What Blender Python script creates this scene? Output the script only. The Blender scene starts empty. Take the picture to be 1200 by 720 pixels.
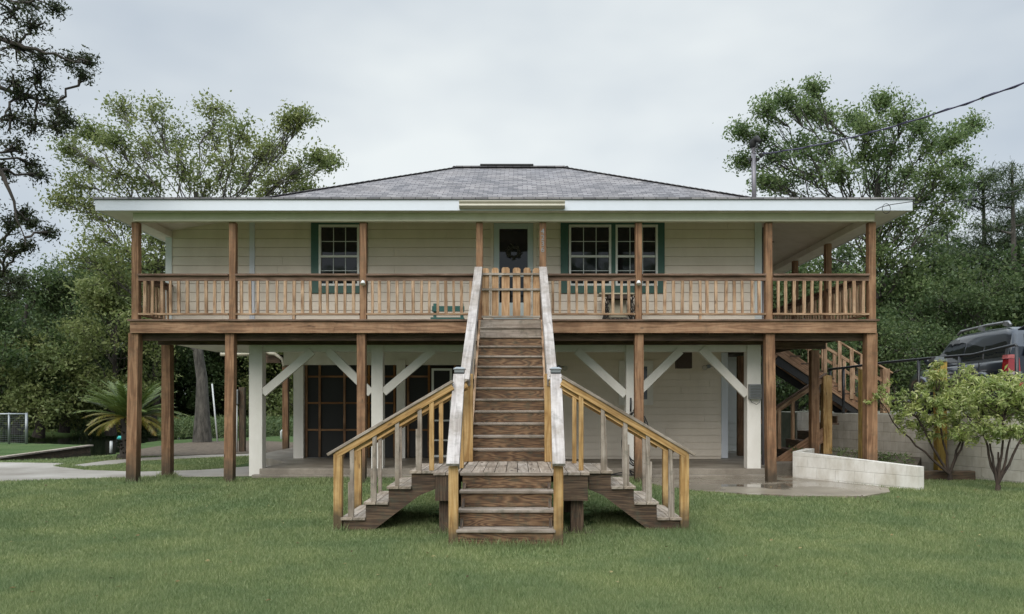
import bpy, math, random
import numpy as np
from mathutils import Vector, Matrix
random.seed(7); rng = np.random.default_rng(7)
SC = bpy.context.scene
COL = SC.collection
R = math.radians

# ---------------------------------------------------------------- camera, world, sun
F = 905.0; CX = 608.0; CY = 474.0; ZC = 1.65           # photo pixels (1200 wide), eye height
cam_d = bpy.data.cameras.new('camera'); cam = bpy.data.objects.new('camera', cam_d); COL.objects.link(cam)
cam.location = (0, 0, ZC); cam.rotation_euler = (R(90), 0, 0)
cam_d.sensor_width = 36; cam_d.lens = 36 * F / 1200
cam_d.shift_x = (600 - CX) / 1200; cam_d.shift_y = (CY - 360) / 1200
cam_d.clip_start = 0.1; cam_d.clip_end = 1500
SC.camera = cam
SC.view_settings.view_transform = 'Standard'; SC.view_settings.look = 'None'
SC.view_settings.gamma = 1; SC.view_settings.use_curve_mapping = False
SC.view_settings.exposure = 0.6

SUN_EL, SUN_AZ = R(38), R(197)
w = bpy.data.worlds.new('World'); SC.world = w; w.use_nodes = True
nt = w.node_tree; nt.nodes.clear()
def N(nt, t, **kw):
    n = nt.nodes.new(t)
    for k, v in kw.items(): setattr(n, k, v)
    return n
out = N(nt, 'ShaderNodeOutputWorld'); bg = N(nt, 'ShaderNodeBackground'); bg.inputs[1].default_value = 0.1
sky = N(nt, 'ShaderNodeTexSky', sky_type='NISHITA'); sky.sun_disc = False
sky.sun_elevation = SUN_EL; sky.sun_rotation = SUN_AZ
tc = N(nt, 'ShaderNodeTexCoord'); sep = N(nt, 'ShaderNodeSeparateXYZ'); nt.links.new(tc.outputs['Generated'], sep.inputs[0])
mp = N(nt, 'ShaderNodeMapping'); mp.inputs['Scale'].default_value = (1.0, 1.0, 2.2); nt.links.new(tc.outputs['Generated'], mp.inputs[0])
cn = N(nt, 'ShaderNodeTexNoise'); cn.inputs['Scale'].default_value = 2.1; cn.inputs['Detail'].default_value = 4; cn.inputs['Roughness'].default_value = .5
nt.links.new(mp.outputs[0], cn.inputs[0])
cr = N(nt, 'ShaderNodeValToRGB'); cr.color_ramp.elements[0].position = .3; cr.color_ramp.elements[1].position = .72
cr.color_ramp.elements[0].color = (3.5, 3.95, 4.45, 1); cr.color_ramp.elements[1].color = (5.8, 6.1, 6.1, 1)
dt = N(nt, 'ShaderNodeVectorMath', operation='DOT_PRODUCT'); nt.links.new(tc.outputs['Generated'], dt.inputs[0]); dt.inputs[1].default_value = Vector((.0, 1, .38)).normalized()
dm = N(nt, 'ShaderNodeMapRange'); dm.inputs['From Min'].default_value = .80; dm.inputs['From Max'].default_value = 1; dm.inputs['To Min'].default_value = -.10; dm.inputs['To Max'].default_value = .12; nt.links.new(dt.outputs['Value'], dm.inputs[0])
ad = N(nt, 'ShaderNodeMath', operation='ADD'); nt.links.new(cn.outputs[0], ad.inputs[0]); nt.links.new(dm.outputs[0], ad.inputs[1])
nt.links.new(ad.outputs[0], cr.inputs[0])   # thinner cloud ahead: a brighter patch of overcast
mr = N(nt, 'ShaderNodeMapRange'); mr.inputs['From Min'].default_value = .47; mr.inputs['From Max'].default_value = 1
mr.inputs['To Min'].default_value = 1.0; mr.inputs['To Max'].default_value = 4.2; nt.links.new(sep.outputs[2], mr.inputs[0])
vm = N(nt, 'ShaderNodeVectorMath', operation='SCALE'); nt.links.new(cr.outputs[0], vm.inputs[0]); nt.links.new(mr.outputs[0], vm.inputs['Scale'])
mx = N(nt, 'ShaderNodeMix', data_type='RGBA'); mx.inputs[0].default_value = .94
nt.links.new(sky.outputs[0], mx.inputs[6]); nt.links.new(vm.outputs[0], mx.inputs[7])
nt.links.new(mx.outputs[2], bg.inputs[0]); nt.links.new(bg.outputs[0], out.inputs[0])

sd = bpy.data.lights.new('sun', 'SUN'); sun = bpy.data.objects.new('sun', sd); COL.objects.link(sun)
sd.energy = 1.5; sd.angle = R(40); sd.color = (1, .95, .88)
sdir = Vector((math.sin(SUN_AZ) * math.cos(SUN_EL), math.cos(SUN_AZ) * math.cos(SUN_EL), math.sin(SUN_EL)))
sun.rotation_euler = sdir.to_track_quat('Z', 'Y').to_euler()

# ---------------------------------------------------------------- helpers
def at(px, py, D):
    """photo pixel + distance -> point in the place"""
    return Vector(((px - CX) * D / F, D, ZC + (CY - py) * D / F))
def X(px, D): return (px - CX) * D / F
def Z(py, D): return ZC + (CY - py) * D / F
def gp(px, py, z=.17):
    D = F * (ZC - z) / (py - CY)
    return ((px - CX) * D / F, D)

def tag(o, label=None, cat=None, group=None, kind=None):
    if label: o['label'] = label
    if cat: o['category'] = cat
    if group: o['group'] = group
    if kind: o['kind'] = kind
    return o
def empty(name, loc, label, cat, group=None):
    o = bpy.data.objects.new(name, None); COL.objects.link(o); o.location = loc; o.empty_display_size = .2
    return tag(o, label, cat, group)
def origin(p):
    v = Vector((0, 0, 0))
    while p is not None:
        v = v + p.location; p = p.parent
    return v

class MB:
    """collects boxes, tubes and faces in world coordinates; build() links one mesh object"""
    def __init__(s): s.v = []; s.f = []; s.uv = []; s.sm = []
    def face(s, pts, uv=None, smooth=False):
        b = len(s.v); s.v += [tuple(p) for p in pts]; s.f.append(tuple(range(b, b + len(pts))))
        s.uv += uv if uv else [(p[0], p[2] + p[1]) for p in pts]; s.sm.append(smooth)
    def hexa(s, c, L, W, H):
        """c: eight corners (bottom ring 0-3, top ring 4-7), the long axis runs 0->1 and 3->2"""
        ou, ov = random.uniform(0, 40), random.uniform(0, 40)
        b = len(s.v); s.v += [tuple(p) for p in c]
        for q, uv in (((3, 2, 1, 0), ((0, W), (L, W), (L, 0), (0, 0))), ((4, 5, 6, 7), ((0, 2 * W + H), (L, 2 * W + H), (L, W + W + H + W), (0, W + W + H + W))),
                      ((0, 1, 5, 4), ((0, 0), (L, 0), (L, H), (0, H))), ((2, 3, 7, 6), ((L, W), (0, W), (0, W + H), (L, W + H))),
                      ((1, 2, 6, 5), ((0, 0), (.3 * W, W), (.3 * W + .1 * H, W + H), (.1 * H, H))), ((3, 0, 4, 7), ((0, W), (.3 * W, 0), (.3 * W, H), (0, W + H)))):
            s.f.append(tuple(b + i for i in q)); s.uv += [(u + ou, t + ov) for u, t in uv]; s.sm.append(False)
    def box(s, x0, x1, y0, y1, z0, z1):
        d = (x1 - x0, y1 - y0, z1 - z0); m = max(d)
        P = lambda a, b, c: (a, b, c)
        if m == d[0]:
            c = [(x0, y0, z0), (x1, y0, z0), (x1, y1, z0), (x0, y1, z0), (x0, y0, z1), (x1, y0, z1), (x1, y1, z1), (x0, y1, z1)]; s.hexa(c, d[0], d[1], d[2])
        elif m == d[1]:
            c = [(x1, y0, z0), (x1, y1, z0), (x0, y1, z0), (x0, y0, z0), (x1, y0, z1), (x1, y1, z1), (x0, y1, z1), (x0, y0, z1)]; s.hexa(c, d[1], d[0], d[2])
        else:
            c = [(x0, y0, z0), (x0, y0, z1), (x0, y1, z1), (x0, y1, z0), (x1, y0, z0), (x1, y0, z1), (x1, y1, z1), (x1, y1, z0)]
            c = [(x1, y0, z0), (x1, y0, z1), (x0, y0, z1), (x0, y0, z0), (x1, y1, z0), (x1, y1, z1), (x0, y1, z1), (x0, y1, z0)]; s.hexa(c, d[2], d[0], d[1])
        return s
    def beam(s, p0, p1, wdt, hgt, up=(0, 0, 1), plumb=False):
        p0, p1 = Vector(p0), Vector(p1); a = (p1 - p0); L = a.length; a.normalize(); up = Vector(up)
        side = a.cross(up)
        if side.length < 1e-4: side = a.cross(Vector((0, 1, 0)))
        side.normalize(); u = side.cross(a).normalized()
        if plumb: u = Vector((0, 0, 1))
        sw, uh = side * wdt / 2, u * hgt / 2
        s.hexa([p0 + sw - uh, p1 + sw - uh, p1 - sw - uh, p0 - sw - uh, p0 + sw + uh, p1 + sw + uh, p1 - sw + uh, p0 - sw + uh], L, wdt, hgt)
        return s
    def tube(s, pts, rads, n=8, cap=True):
        pts = [Vector(p) for p in pts]
        if not hasattr(rads, '__len__'): rads = [rads] * len(pts)
        rings = []; L = 0; ref = None
        for i, p in enumerate(pts):
            d = (pts[min(i + 1, len(pts) - 1)] - pts[max(i - 1, 0)])
            if d.length < 1e-6: d = Vector((0, 0, 1))
            d.normalize()
            if ref is None: ref = d.orthogonal().normalized()
            ref = (ref - d * ref.dot(d));
            if ref.length < 1e-5: ref = d.orthogonal()
            ref.normalize(); b2 = d.cross(ref)
            if i: L += (pts[i] - pts[i - 1]).length
            b = len(s.v)
            for k in range(n):
                t = 2 * math.pi * k / n; s.v.append(tuple(p + (ref * math.cos(t) + b2 * math.sin(t)) * rads[i]))
            rings.append((b, L))
        for (a, La), (b, Lb) in zip(rings, rings[1:]):
            for k in range(n):
                k2 = (k + 1) % n; s.f.append((a + k, a + k2, b + k2, b + k)); s.sm.append(True)
                s.uv += [(La, k / n), (La, (k + 1) / n), (Lb, (k + 1) / n), (Lb, k / n)]
        if cap:
            for (a, La), rev in ((rings[0], True), (rings[-1], False)):
                q = [a + k for k in range(n)];
                if rev: q.reverse()
                s.f.append(tuple(q)); s.sm.append(False); s.uv += [(0, 0)] * n
        return s
    def prism(s, poly, z0, z1):
        """poly in plan, counter-clockwise"""
        n = len(poly); area = sum(poly[i][0] * poly[(i + 1) % n][1] - poly[(i + 1) % n][0] * poly[i][1] for i in range(n))
        if area < 0: poly = poly[::-1]
        b = len(s.v); s.v += [(x, y, z0) for x, y in poly] + [(x, y, z1) for x, y in poly]
        s.f.append(tuple(range(b + n - 1, b - 1, -1))); s.uv += [(0, 0)] * n; s.sm.append(False)
        s.f.append(tuple(range(b + n, b + 2 * n))); s.uv += [tuple(p) for p in poly]; s.sm.append(False)
        L = 0
        for i in range(n):
            j = (i + 1) % n; l = math.dist(poly[i], poly[j])
            s.f.append((b + i, b + j, b + n + j, b + n + i)); s.uv += [(L, z0), (L + l, z0), (L + l, z1), (L, z1)]; s.sm.append(False); L += l
        return s
    def blob(s, c, r, seed=0, n=10, m=7, noise=.0):
        rr = random.Random(seed); c = Vector(c); b = len(s.v)
        for i in range(m + 1):
            th = math.pi * i / m
            for k in range(n):
                ph = 2 * math.pi * k / n; q = 1 + rr.uniform(-noise, noise)
                s.v.append((c.x + r[0] * q * math.sin(th) * math.cos(ph), c.y + r[1] * q * math.sin(th) * math.sin(ph), c.z + r[2] * q * math.cos(th)))
        for i in range(m):
            for k in range(n):
                k2 = (k + 1) % n; s.f.append((b + i * n + k, b + (i + 1) * n + k, b + (i + 1) * n + k2, b + i * n + k2)); s.sm.append(True); s.uv += [(0, 0)] * 4
        return s
    def build(s, name, mat, parent=None, bevel=0):
        o0 = origin(parent)
        me = bpy.data.meshes.new(name); me.from_pydata([(x - o0.x, y - o0.y, z - o0.z) for x, y, z in s.v], [], s.f)
        ul = me.uv_layers.new(name='UVMap'); ul.data.foreach_set('uv', np.array(s.uv, dtype=np.float32).ravel())
        me.polygons.foreach_set('use_smooth', s.sm); me.update()
        o = bpy.data.objects.new(name, me); COL.objects.link(o); o.parent = parent
        if mat: me.materials.append(mat)
        if bevel:
            bm = o.modifiers.new('bevel', 'BEVEL'); bm.width = bevel; bm.segments = 2; bm.limit_method = 'ANGLE'
        return o

# ---------------------------------------------------------------- materials
def newmat(name):
    m = bpy.data.materials.new(name); m.use_nodes = True; nt = m.node_tree; b = nt.nodes['Principled BSDF']; return m, nt, b
def ramp(nt, fac, stops):
    r = N(nt, 'ShaderNodeValToRGB'); e = r.color_ramp.elements
    while len(e) < len(stops): e.new(.5)
    for el, (p, c) in zip(e, stops): el.position = p; el.color = (*c, 1)
    nt.links.new(fac, r.inputs[0]); return r.outputs[0]
def noise(nt, vec, scale, detail=4, rough=.55, dist=0):
    n = N(nt, 'ShaderNodeTexNoise'); n.inputs['Scale'].default_value = scale; n.inputs['Detail'].default_value = detail
    n.inputs['Roughness'].default_value = rough; n.inputs['Distortion'].default_value = dist
    if vec is not None: nt.links.new(vec, n.inputs['Vector'])
    return n.outputs[0]
def mapping(nt, vec, scale):
    m = N(nt, 'ShaderNodeMapping'); m.inputs['Scale'].default_value = scale; nt.links.new(vec, m.inputs[0]); return m.outputs[0]
def math_(nt, op, a, b=None, c=None):
    m = N(nt, 'ShaderNodeMath', operation=op)
    for i, q in enumerate((a, b, c)):
        if q is None: continue
        if isinstance(q, (int, float)): m.inputs[i].default_value = q
        else: nt.links.new(q, m.inputs[i])
    return m.outputs[0]
def mixc(nt, fac, a, b, mode='MIX'):
    m = N(nt, 'ShaderNodeMix', data_type='RGBA', blend_type=mode)
    for i, q in ((0, fac), (6, a), (7, b)):
        if isinstance(q, (int, float)): m.inputs[i].default_value = q
        elif isinstance(q, tuple): m.inputs[i].default_value = (*q, 1)
        else: nt.links.new(q, m.inputs[i])
    return m.outputs[2]
def bump(nt, b, h, strength=.3, dist=.01):
    n = N(nt, 'ShaderNodeBump'); n.inputs['Strength'].default_value = strength; n.inputs['Distance'].default_value = dist
    nt.links.new(h, n.inputs['Height']); nt.links.new(n.outputs[0], b.inputs['Normal'])

def wood(name, dark, mid, light, rings=9, knots=True, mould=0.0, rough=.75, contrast=1.0, damp=None, vary=.22, gm=(.8, 11, 1)):
    m, nt, b = newmat(name)
    uv = N(nt, 'ShaderNodeTexCoord').outputs['UV']
    lo = noise(nt, mapping(nt, uv, gm), 1, 2, .5, .3)
    g = math_(nt, 'FRACT', math_(nt, 'MULTIPLY', lo, rings))
    g = math_(nt, 'ABSOLUTE', math_(nt, 'SUBTRACT', g, .5)); g = math_(nt, 'MULTIPLY', g, 2)
    fine = noise(nt, mapping(nt, uv, (3, 95, 1)), 1, 5, .6)
    f = math_(nt, 'ADD', math_(nt, 'MULTIPLY', g, .55), math_(nt, 'MULTIPLY', fine, .55))
    k = .5 * contrast
    c = ramp(nt, f, [(.5 - k * .62, dark), (.52, mid), (.5 + k * .7, light)])
    isl = N(nt, 'ShaderNodeNewGeometry').outputs['Random Per Island']
    br = N(nt, 'ShaderNodeMapRange'); br.inputs['To Min'].default_value = 1 - vary; br.inputs['To Max'].default_value = 1 + vary; nt.links.new(isl, br.inputs[0])
    hsv = N(nt, 'ShaderNodeHueSaturation'); nt.links.new(br.outputs[0], hsv.inputs['Value']); nt.links.new(c, hsv.inputs['Color'])
    hs = math_(nt, 'FRACT', math_(nt, 'MULTIPLY', isl, 17.3)); nt.links.new(math_(nt, 'ADD', math_(nt, 'MULTIPLY', hs, .32), .97), hsv.inputs['Saturation'])
    c = hsv.outputs[0]
    if knots:
        v = N(nt, 'ShaderNodeTexVoronoi'); v.inputs['Scale'].default_value = 1; nt.links.new(mapping(nt, uv, (2.1, 8, 1)), v.inputs[0])
        kn = ramp(nt, v.outputs['Distance'], [(.05, (1, 1, 1)), (.11, (0, 0, 0))])
        c = mixc(nt, math_(nt, 'MULTIPLY', kn, .8), c, tuple(q * .35 for q in dark))
    ge = N(nt, 'ShaderNodeNewGeometry').outputs['Position']
    bl = noise(nt, ge, 2.3, 5, .65)
    stain = ramp(nt, bl, [(.42, (1, 1, 1)), (.62, (.62, .58, .52))])
    c = mixc(nt, .8, c, stain, 'MULTIPLY')
    if damp is not None:      # wet, mossy foot of a post standing in the ground
        sp = N(nt, 'ShaderNodeSeparateXYZ'); nt.links.new(ge, sp.inputs[0])
        h = math_(nt, 'ADD', sp.outputs[2], math_(nt, 'MULTIPLY', math_(nt, 'SUBTRACT', noise(nt, ge, 6, 3), .5), .5))
        mrr = N(nt, 'ShaderNodeMapRange'); mrr.inputs['From Min'].default_value = .12 + damp * .3; mrr.inputs['From Max'].default_value = .3 + damp
        mrr.inputs['To Min'].default_value = 1; mrr.inputs['To Max'].default_value = 0; nt.links.new(h, mrr.inputs[0])
        c = mixc(nt, math_(nt, 'MULTIPLY', mrr.outputs[0], .85), c, (.035, .03, .018))
    if mould:
        mo = ramp(nt, noise(nt, ge, 9, 6, .7), [(.5, (0, 0, 0)), (.66, (1, 1, 1))])
        c = mixc(nt, math_(nt, 'MULTIPLY', mo, mould), c, (.05, .055, .035))
    nt.links.new(c, b.inputs['Base Color']); b.inputs['Roughness'].default_value = rough
    bump(nt, b, f, .35, .004)
    return m

def paint(name, col, rough=.55, dirt=.25, dcol=(.5, .47, .38), scale=3.0, metallic=0, lap=None):
    m, nt, b = newmat(name)
    ge = N(nt, 'ShaderNodeNewGeometry').outputs['Position']
    d = ramp(nt, noise(nt, mapping(nt, ge, (1, 1, .45)), scale, 6, .65), [(.4, (0, 0, 0)), (.75, (1, 1, 1))])
    c = mixc(nt, math_(nt, 'MULTIPLY', d, dirt), col, tuple(a * e for a, e in zip(col, dcol)))
    sp = ramp(nt, noise(nt, ge, 60, 2, .5), [(.69, (0, 0, 0)), (.73, (1, 1, 1))])
    c = mixc(nt, math_(nt, 'MULTIPLY', sp, dirt * .8), c, tuple(a * .4 for a in col))
    nt.links.new(c, b.inputs['Base Color']); b.inputs['Roughness'].default_value = rough; b.inputs['Metallic'].default_value = metallic
    bump(nt, b, noise(nt, ge, 90, 3), .08, .003)
    return m

M = {}
M['post'] = wood('deck_post_wood', (.13, .06, .026), (.26, .14, .072), (.38, .225, .125), 4, True, .25, damp=.5, contrast=1.25)
M['rim'] = wood('rim_wood', (.14, .07, .034), (.30, .168, .094), (.42, .26, .155), 4, True, .25, contrast=1.2)
M['rail'] = wood('rail_wood', (.19, .105, .055), (.37, .23, .135), (.50, .35, .225), 6, True, .25)
M['cap'] = wood('rail_cap_wood', (.09, .05, .03), (.17, .1, .065), (.24, .155, .11), 6, False, .3)
M['gold'] = wood('new_pine_wood', (.3, .16, .05), (.47, .29, .11), (.58, .39, .18), 5, True, .12, damp=.12)
M['picket'] = wood('picket_wood', (.27, .145, .065), (.41, .245, .125), (.5, .33, .19), 6, True, .08)
M['bleached'] = wood('bleached_wood', (.27, .24, .225), (.41, .375, .355), (.52, .485, .46), 4, False, .35, contrast=1.3, vary=.08)
M['grey'] = wood('weathered_wood', (.21, .17, .135), (.33, .28, .23), (.43, .375, .315), 4, True, .45)
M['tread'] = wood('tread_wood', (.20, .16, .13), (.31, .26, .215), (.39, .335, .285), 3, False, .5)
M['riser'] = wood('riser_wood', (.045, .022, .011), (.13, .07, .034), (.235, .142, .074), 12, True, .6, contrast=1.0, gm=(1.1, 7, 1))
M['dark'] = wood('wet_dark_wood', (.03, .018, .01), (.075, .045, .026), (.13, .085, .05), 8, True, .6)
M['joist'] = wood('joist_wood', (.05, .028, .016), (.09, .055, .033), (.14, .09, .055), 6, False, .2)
M['siding'] = paint('cream_siding', (.79, .71, .60), .6, .2)
M['column'] = paint('white_column_paint', (.80, .77, .71), .5, .25)
M['trim'] = paint('pale_trim', (.66, .71, .70), .5, .12)
M['fascia'] = paint('white_fascia', (.66, .70, .76), .35, .08)
M['beampaint'] = paint('beam_paint', (.62, .60, .46), .55, .3)
M['soffit'] = paint('soffit_paint', (.74, .69, .63), .6, .35)
M['green'] = paint('green_trim', (.045, .125, .10), .5, .25)
M['white'] = paint('white_vinyl', (.78, .8, .76), .35, .06)
M['teal'] = paint('teal_paint', (.045, .17, .15), .5, .3)
M['gutter'] = paint('beige_gutter', (.46, .43, .34), .35, .3)
M['doorpaint'] = paint('storm_door_white', (.55, .64, .64), .4, .1)
M['block'] = None
M['metal'] = paint('grey_metal', (.25, .26, .27), .45, .3, metallic=.6)
M['blackmetal'] = paint('black_metal', (.018, .02, .024), .35, .1)
M['galv'] = paint('galvanised', (.26, .28, .29), .4, .2, metallic=.7)
M['iron'] = paint('cast_iron', (.02, .018, .016), .5, .2)
M['cream'] = paint('table_top_cream', (.5, .46, .34), .5, .3)
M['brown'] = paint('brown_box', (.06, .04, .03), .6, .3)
M['rubber'] = paint('black_rubber', (.02, .02, .02), .7, .1)
M['screen'] = paint('insect_screen', (.009, .009, .008), .6, .2)
M['mast'] = paint('mast_pipe', (.20, .19, .21), .4, .3, metallic=.3)
M['cable'] = paint('cable_sheath', (.05, .045, .09), .5, .1)
M['lampwhite'] = paint('lamp_white', (.8, .8, .8), .3, .02)
M['lamphead'] = paint('lamp_head', (.45, .43, .36), .4, .2)
M['pipe'] = paint('white_pipe', (.5, .52, .52), .4, .15)

def glass(name, col=(.012, .014, .016), rough=.03):
    m, nt, b = newmat(name); b.inputs['Base Color'].default_value = (*col, 1); b.inputs['Roughness'].default_value = rough
    b.inputs['IOR'].default_value = 1.5
    ge = N(nt, 'ShaderNodeNewGeometry').outputs['Position']; bump(nt, b, noise(nt, ge, 2.2, 2), .25, .006); return m
M['glass'] = glass('window_glass')
M['smoked'] = glass('car_glass', (.01, .012, .014), .02)

def roofmat():
    m, nt, b = newmat('shingles'); uv = N(nt, 'ShaderNodeTexCoord').outputs['UV']
    br = N(nt, 'ShaderNodeTexBrick'); br.offset = .5; br.inputs['Scale'].default_value = 1
    br.inputs['Brick Width'].default_value = .22; br.inputs['Row Height'].default_value = .14
    br.inputs['Mortar Size'].default_value = .008; br.inputs['Mortar Smooth'].default_value = .3; br.inputs['Bias'].default_value = 0
    br.inputs['Color1'].default_value = (.12, .12, .125, 1); br.inputs['Color2'].default_value = (.27, .265, .265, 1); br.inputs['Mortar'].default_value = (.04, .038, .042, 1)
    wp = N(nt, 'ShaderNodeVectorMath', operation='ADD'); nt.links.new(uv, wp.inputs[0])
    wn = N(nt, 'ShaderNodeTexNoise'); wn.inputs['Scale'].default_value = 3.5; nt.links.new(uv, wn.inputs[0])
    sc = N(nt, 'ShaderNodeVectorMath', operation='SCALE'); sc.inputs['Scale'].default_value = .05; nt.links.new(wn.outputs[1], sc.inputs[0]); nt.links.new(sc.outputs[0], wp.inputs[1])
    nt.links.new(wp.outputs[0], br.inputs[0])
    gr = noise(nt, uv, 60, 3, .7); c = mixc(nt, .55, br.outputs[0], ramp(nt, gr, [(.3, (.45, .45, .45)), (.7, (1.3, 1.25, 1.3))]), 'MULTIPLY')
    big = ramp(nt, noise(nt, uv, .8, 3), [(.35, (.86, .86, .9)), (.65, (1.1, 1.06, 1.04))]); c = mixc(nt, .8, c, big, 'MULTIPLY')
    nt.links.new(c, b.inputs['Base Color']); b.inputs['Roughness'].default_value = .9
    bump(nt, b, br.outputs[1], -.5, .02); return m
M['roof'] = roofmat()

def blockmat(name, c1, c2, cm_):
    m, nt, b = newmat(name); uv = N(nt, 'ShaderNodeTexCoord').outputs['UV']
    br = N(nt, 'ShaderNodeTexBrick'); br.offset = .5; br.inputs['Scale'].default_value = 1
    br.inputs['Brick Width'].default_value = .41; br.inputs['Row Height'].default_value = .205
    br.inputs['Mortar Size'].default_value = .007; br.inputs['Mortar Smooth'].default_value = .6
    br.inputs['Color1'].default_value = (*c1, 1); br.inputs['Color2'].default_value = (*c2, 1); br.inputs['Mortar'].default_value = (*cm_, 1)
    nt.links.new(uv, br.inputs[0])
    ge = N(nt, 'ShaderNodeNewGeometry').outputs['Position']
    st = ramp(nt, noise(nt, mapping(nt, ge, (1, 1, .5)), 3, 6, .65), [(.38, (1.05, 1.05, 1.05)), (.7, (.62, .58, .5))])
    c = mixc(nt, .8, br.outputs[0], st, 'MULTIPLY')
    nt.links.new(c, b.inputs['Base Color']); b.inputs['Roughness'].default_value = .75
    h = math_(nt, 'ADD', math_(nt, 'MULTIPLY', br.outputs[1], -1), math_(nt, 'MULTIPLY', noise(nt, ge, 25, 5, .7), .35)); bump(nt, b, h, .6, .012); return m
M['block'] = blockmat('painted_block', (.56, .53, .47), (.50, .475, .42), (.36, .335, .29))

def concrete(name, c0, c1, wet=None, rough=.8, scale=1.2):
    m, nt, b = newmat(name); ge = N(nt, 'ShaderNodeNewGeometry').outputs['Position']
    n1 = noise(nt, ge, scale, 7, .62); c = ramp(nt, n1, [(.33, c0), (.66, c1)])
    n2 = noise(nt, ge, 45, 4, .7); c = mixc(nt, .5, c, ramp(nt, n2, [(.3, (.7, .7, .7)), (.7, (1.15, 1.15, 1.15))]), 'MULTIPLY')
    if wet is not None:
        pw = ramp(nt, noise(nt, ge, wet, 3, .5), [(.44, (0, 0, 0)), (.52, (1, 1, 1))])
        c = mixc(nt, math_(nt, 'MULTIPLY', pw, .45), c, (.1, .085, .065))
        rr = N(nt, 'ShaderNodeMapRange'); rr.inputs['To Min'].default_value = .35; rr.inputs['To Max'].default_value = .03; nt.links.new(pw, rr.inputs[0]); nt.links.new(rr.outputs[0], b.inputs['Roughness'])
        bp = math_(nt, 'MULTIPLY', math_(nt, 'SUBTRACT', 1.0, pw), n2); bump(nt, b, bp, .15, .004)
    else:
        b.inputs['Roughness'].default_value = rough; bump(nt, b, n2, .2, .004)
    nt.links.new(c, b.inputs['Base Color']); return m
M['drive'] = concrete('driveway_concrete', (.22, .19, .155), (.42, .39, .35), None, .5, .5)
M['slab'] = concrete('slab_concrete', (.15, .125, .095), (.3, .265, .215), None, .55, 1.6)
M['wetslab'] = concrete('wet_concrete', (.17, .14, .105), (.30, .26, .2), .9)
M['mulch'] = concrete('mulch', (.045, .032, .02), (.15, .115, .08), None, .95, 9)
M['soil'] = concrete('soil', (.05, .038, .025), (.11, .085, .055), None, .95, 5)
M['gravel'] = concrete('parking_surface', (.10, .11, .07), (.2, .19, .15), None, .9, 2)

def groundmat():
    m, nt, b = newmat('turf_soil'); ge = N(nt, 'ShaderNodeNewGeometry').outputs['Position']
    c = ramp(nt, noise(nt, ge, .7, 6, .6), [(.3, (.05, .085, .03)), (.5, (.075, .12, .045)), (.7, (.10, .13, .055))])
    c = mixc(nt, .7, c, ramp(nt, noise(nt, ge, 35, 4, .75), [(.3, (.4, .4, .4)), (.7, (1.3, 1.3, 1.2))]), 'MULTIPLY')
    nt.links.new(c, b.inputs['Base Color']); b.inputs['Roughness'].default_value = .95; b.inputs['Specular IOR Level'].default_value = .1
    bump(nt, b, noise(nt, ge, 30, 4, .7), .6, .03); return m
M['ground'] = groundmat()

def leafmat(name, c0, c1, c2, trans=.35, rough=.55, patch=.5, spec=.35):
    m, nt, b = newmat(name); g = N(nt, 'ShaderNodeNewGeometry')
    c = ramp(nt, g.outputs['Random Per Island'], [(.0, c0), (.55, c1), (1, c2)])
    pn = noise(nt, g.outputs['Position'], patch, 3, .6)
    c = mixc(nt, .75, c, ramp(nt, pn, [(.36, (.72, .8, .7)), (.64, (1.2, 1.12, .95))]), 'MULTIPLY')
    nt.links.new(c, b.inputs['Base Color']); b.inputs['Roughness'].default_value = rough; b.inputs['Specular IOR Level'].default_value = spec
    tr = N(nt, 'ShaderNodeBsdfTranslucent'); nt.links.new(c, tr.inputs[0]); ms = N(nt, 'ShaderNodeMixShader'); ms.inputs[0].default_value = trans
    nt.links.new(b.outputs[0], ms.inputs[1]); nt.links.new(tr.outputs[0], ms.inputs[2])
    nt.links.new(ms.outputs[0], nt.nodes['Material Output'].inputs[0]); return m
M['grass'] = None
M['grass'] = leafmat('grass_blades', (.13, .185, .075), (.225, .285, .135), (.37, .41, .24), .35, .6, .8, .25)
M['leaf_back'] = leafmat('tree_leaves_olive', (.12, .155, .05), (.20, .24, .09), (.31, .34, .16), .5, .5, .6)
M['leaf_right'] = leafmat('tree_leaves_bluegreen', (.09, .145, .055), (.155, .22, .09), (.26, .33, .165), .5, .5, .6)
M['leaf_oak'] = leafmat('oak_leaves', (.025, .035, .015), (.04, .055, .025), (.07, .085, .04), .25, .5, 1.0)
M['leaf_wood'] = leafmat('wood_leaves', (.045, .075, .026), (.08, .125, .05), (.15, .195, .085), .45, .55, .35)
M['leaf_pine'] = leafmat('pine_needles', (.03, .055, .025), (.05, .08, .035), (.09, .12, .055), .2, .6, .6)
M['leaf_shrub'] = leafmat('shrub_leaves', (.20, .27, .07), (.38, .45, .16), (.64, .66, .38), .45, .4, 3)
M['leaf_palm'] = leafmat('palm_fronds', (.06, .10, .025), (.11, .155, .04), (.18, .23, .07), .25, .35, 1.5, .5)
M['leaf_palm_old'] = leafmat('palm_old_fronds', (.16, .16, .03), (.24, .22, .05), (.22, .13, .04), .25, .4, 1.5, .5)
M['reed'] = leafmat('reeds', (.07, .11, .04), (.12, .17, .07), (.16, .2, .09), .3, .6, 1)
def bark(name, c0, c1, c2=None):
    m, nt, b = newmat(name); ge = N(nt, 'ShaderNodeNewGeometry').outputs['Position']
    n = noise(nt, mapping(nt, ge, (9, 9, 2.2)), 1, 6, .7); c = ramp(nt, n, [(.35, c0), (.65, c1)]); nt.links.new(c, b.inputs['Base Color'])
    b.inputs['Roughness'].default_value = .9; bump(nt, b, n, .8, .03); return m
M['bark'] = bark('bark_grey', (.022, .02, .016), (.11, .10, .085))
M['bark_dark'] = bark('bark_dark', (.018, .014, .011), (.06, .05, .04))
M['bark_shrub'] = bark('bark_shrub', (.025, .018, .014), (.085, .06, .045))

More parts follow.
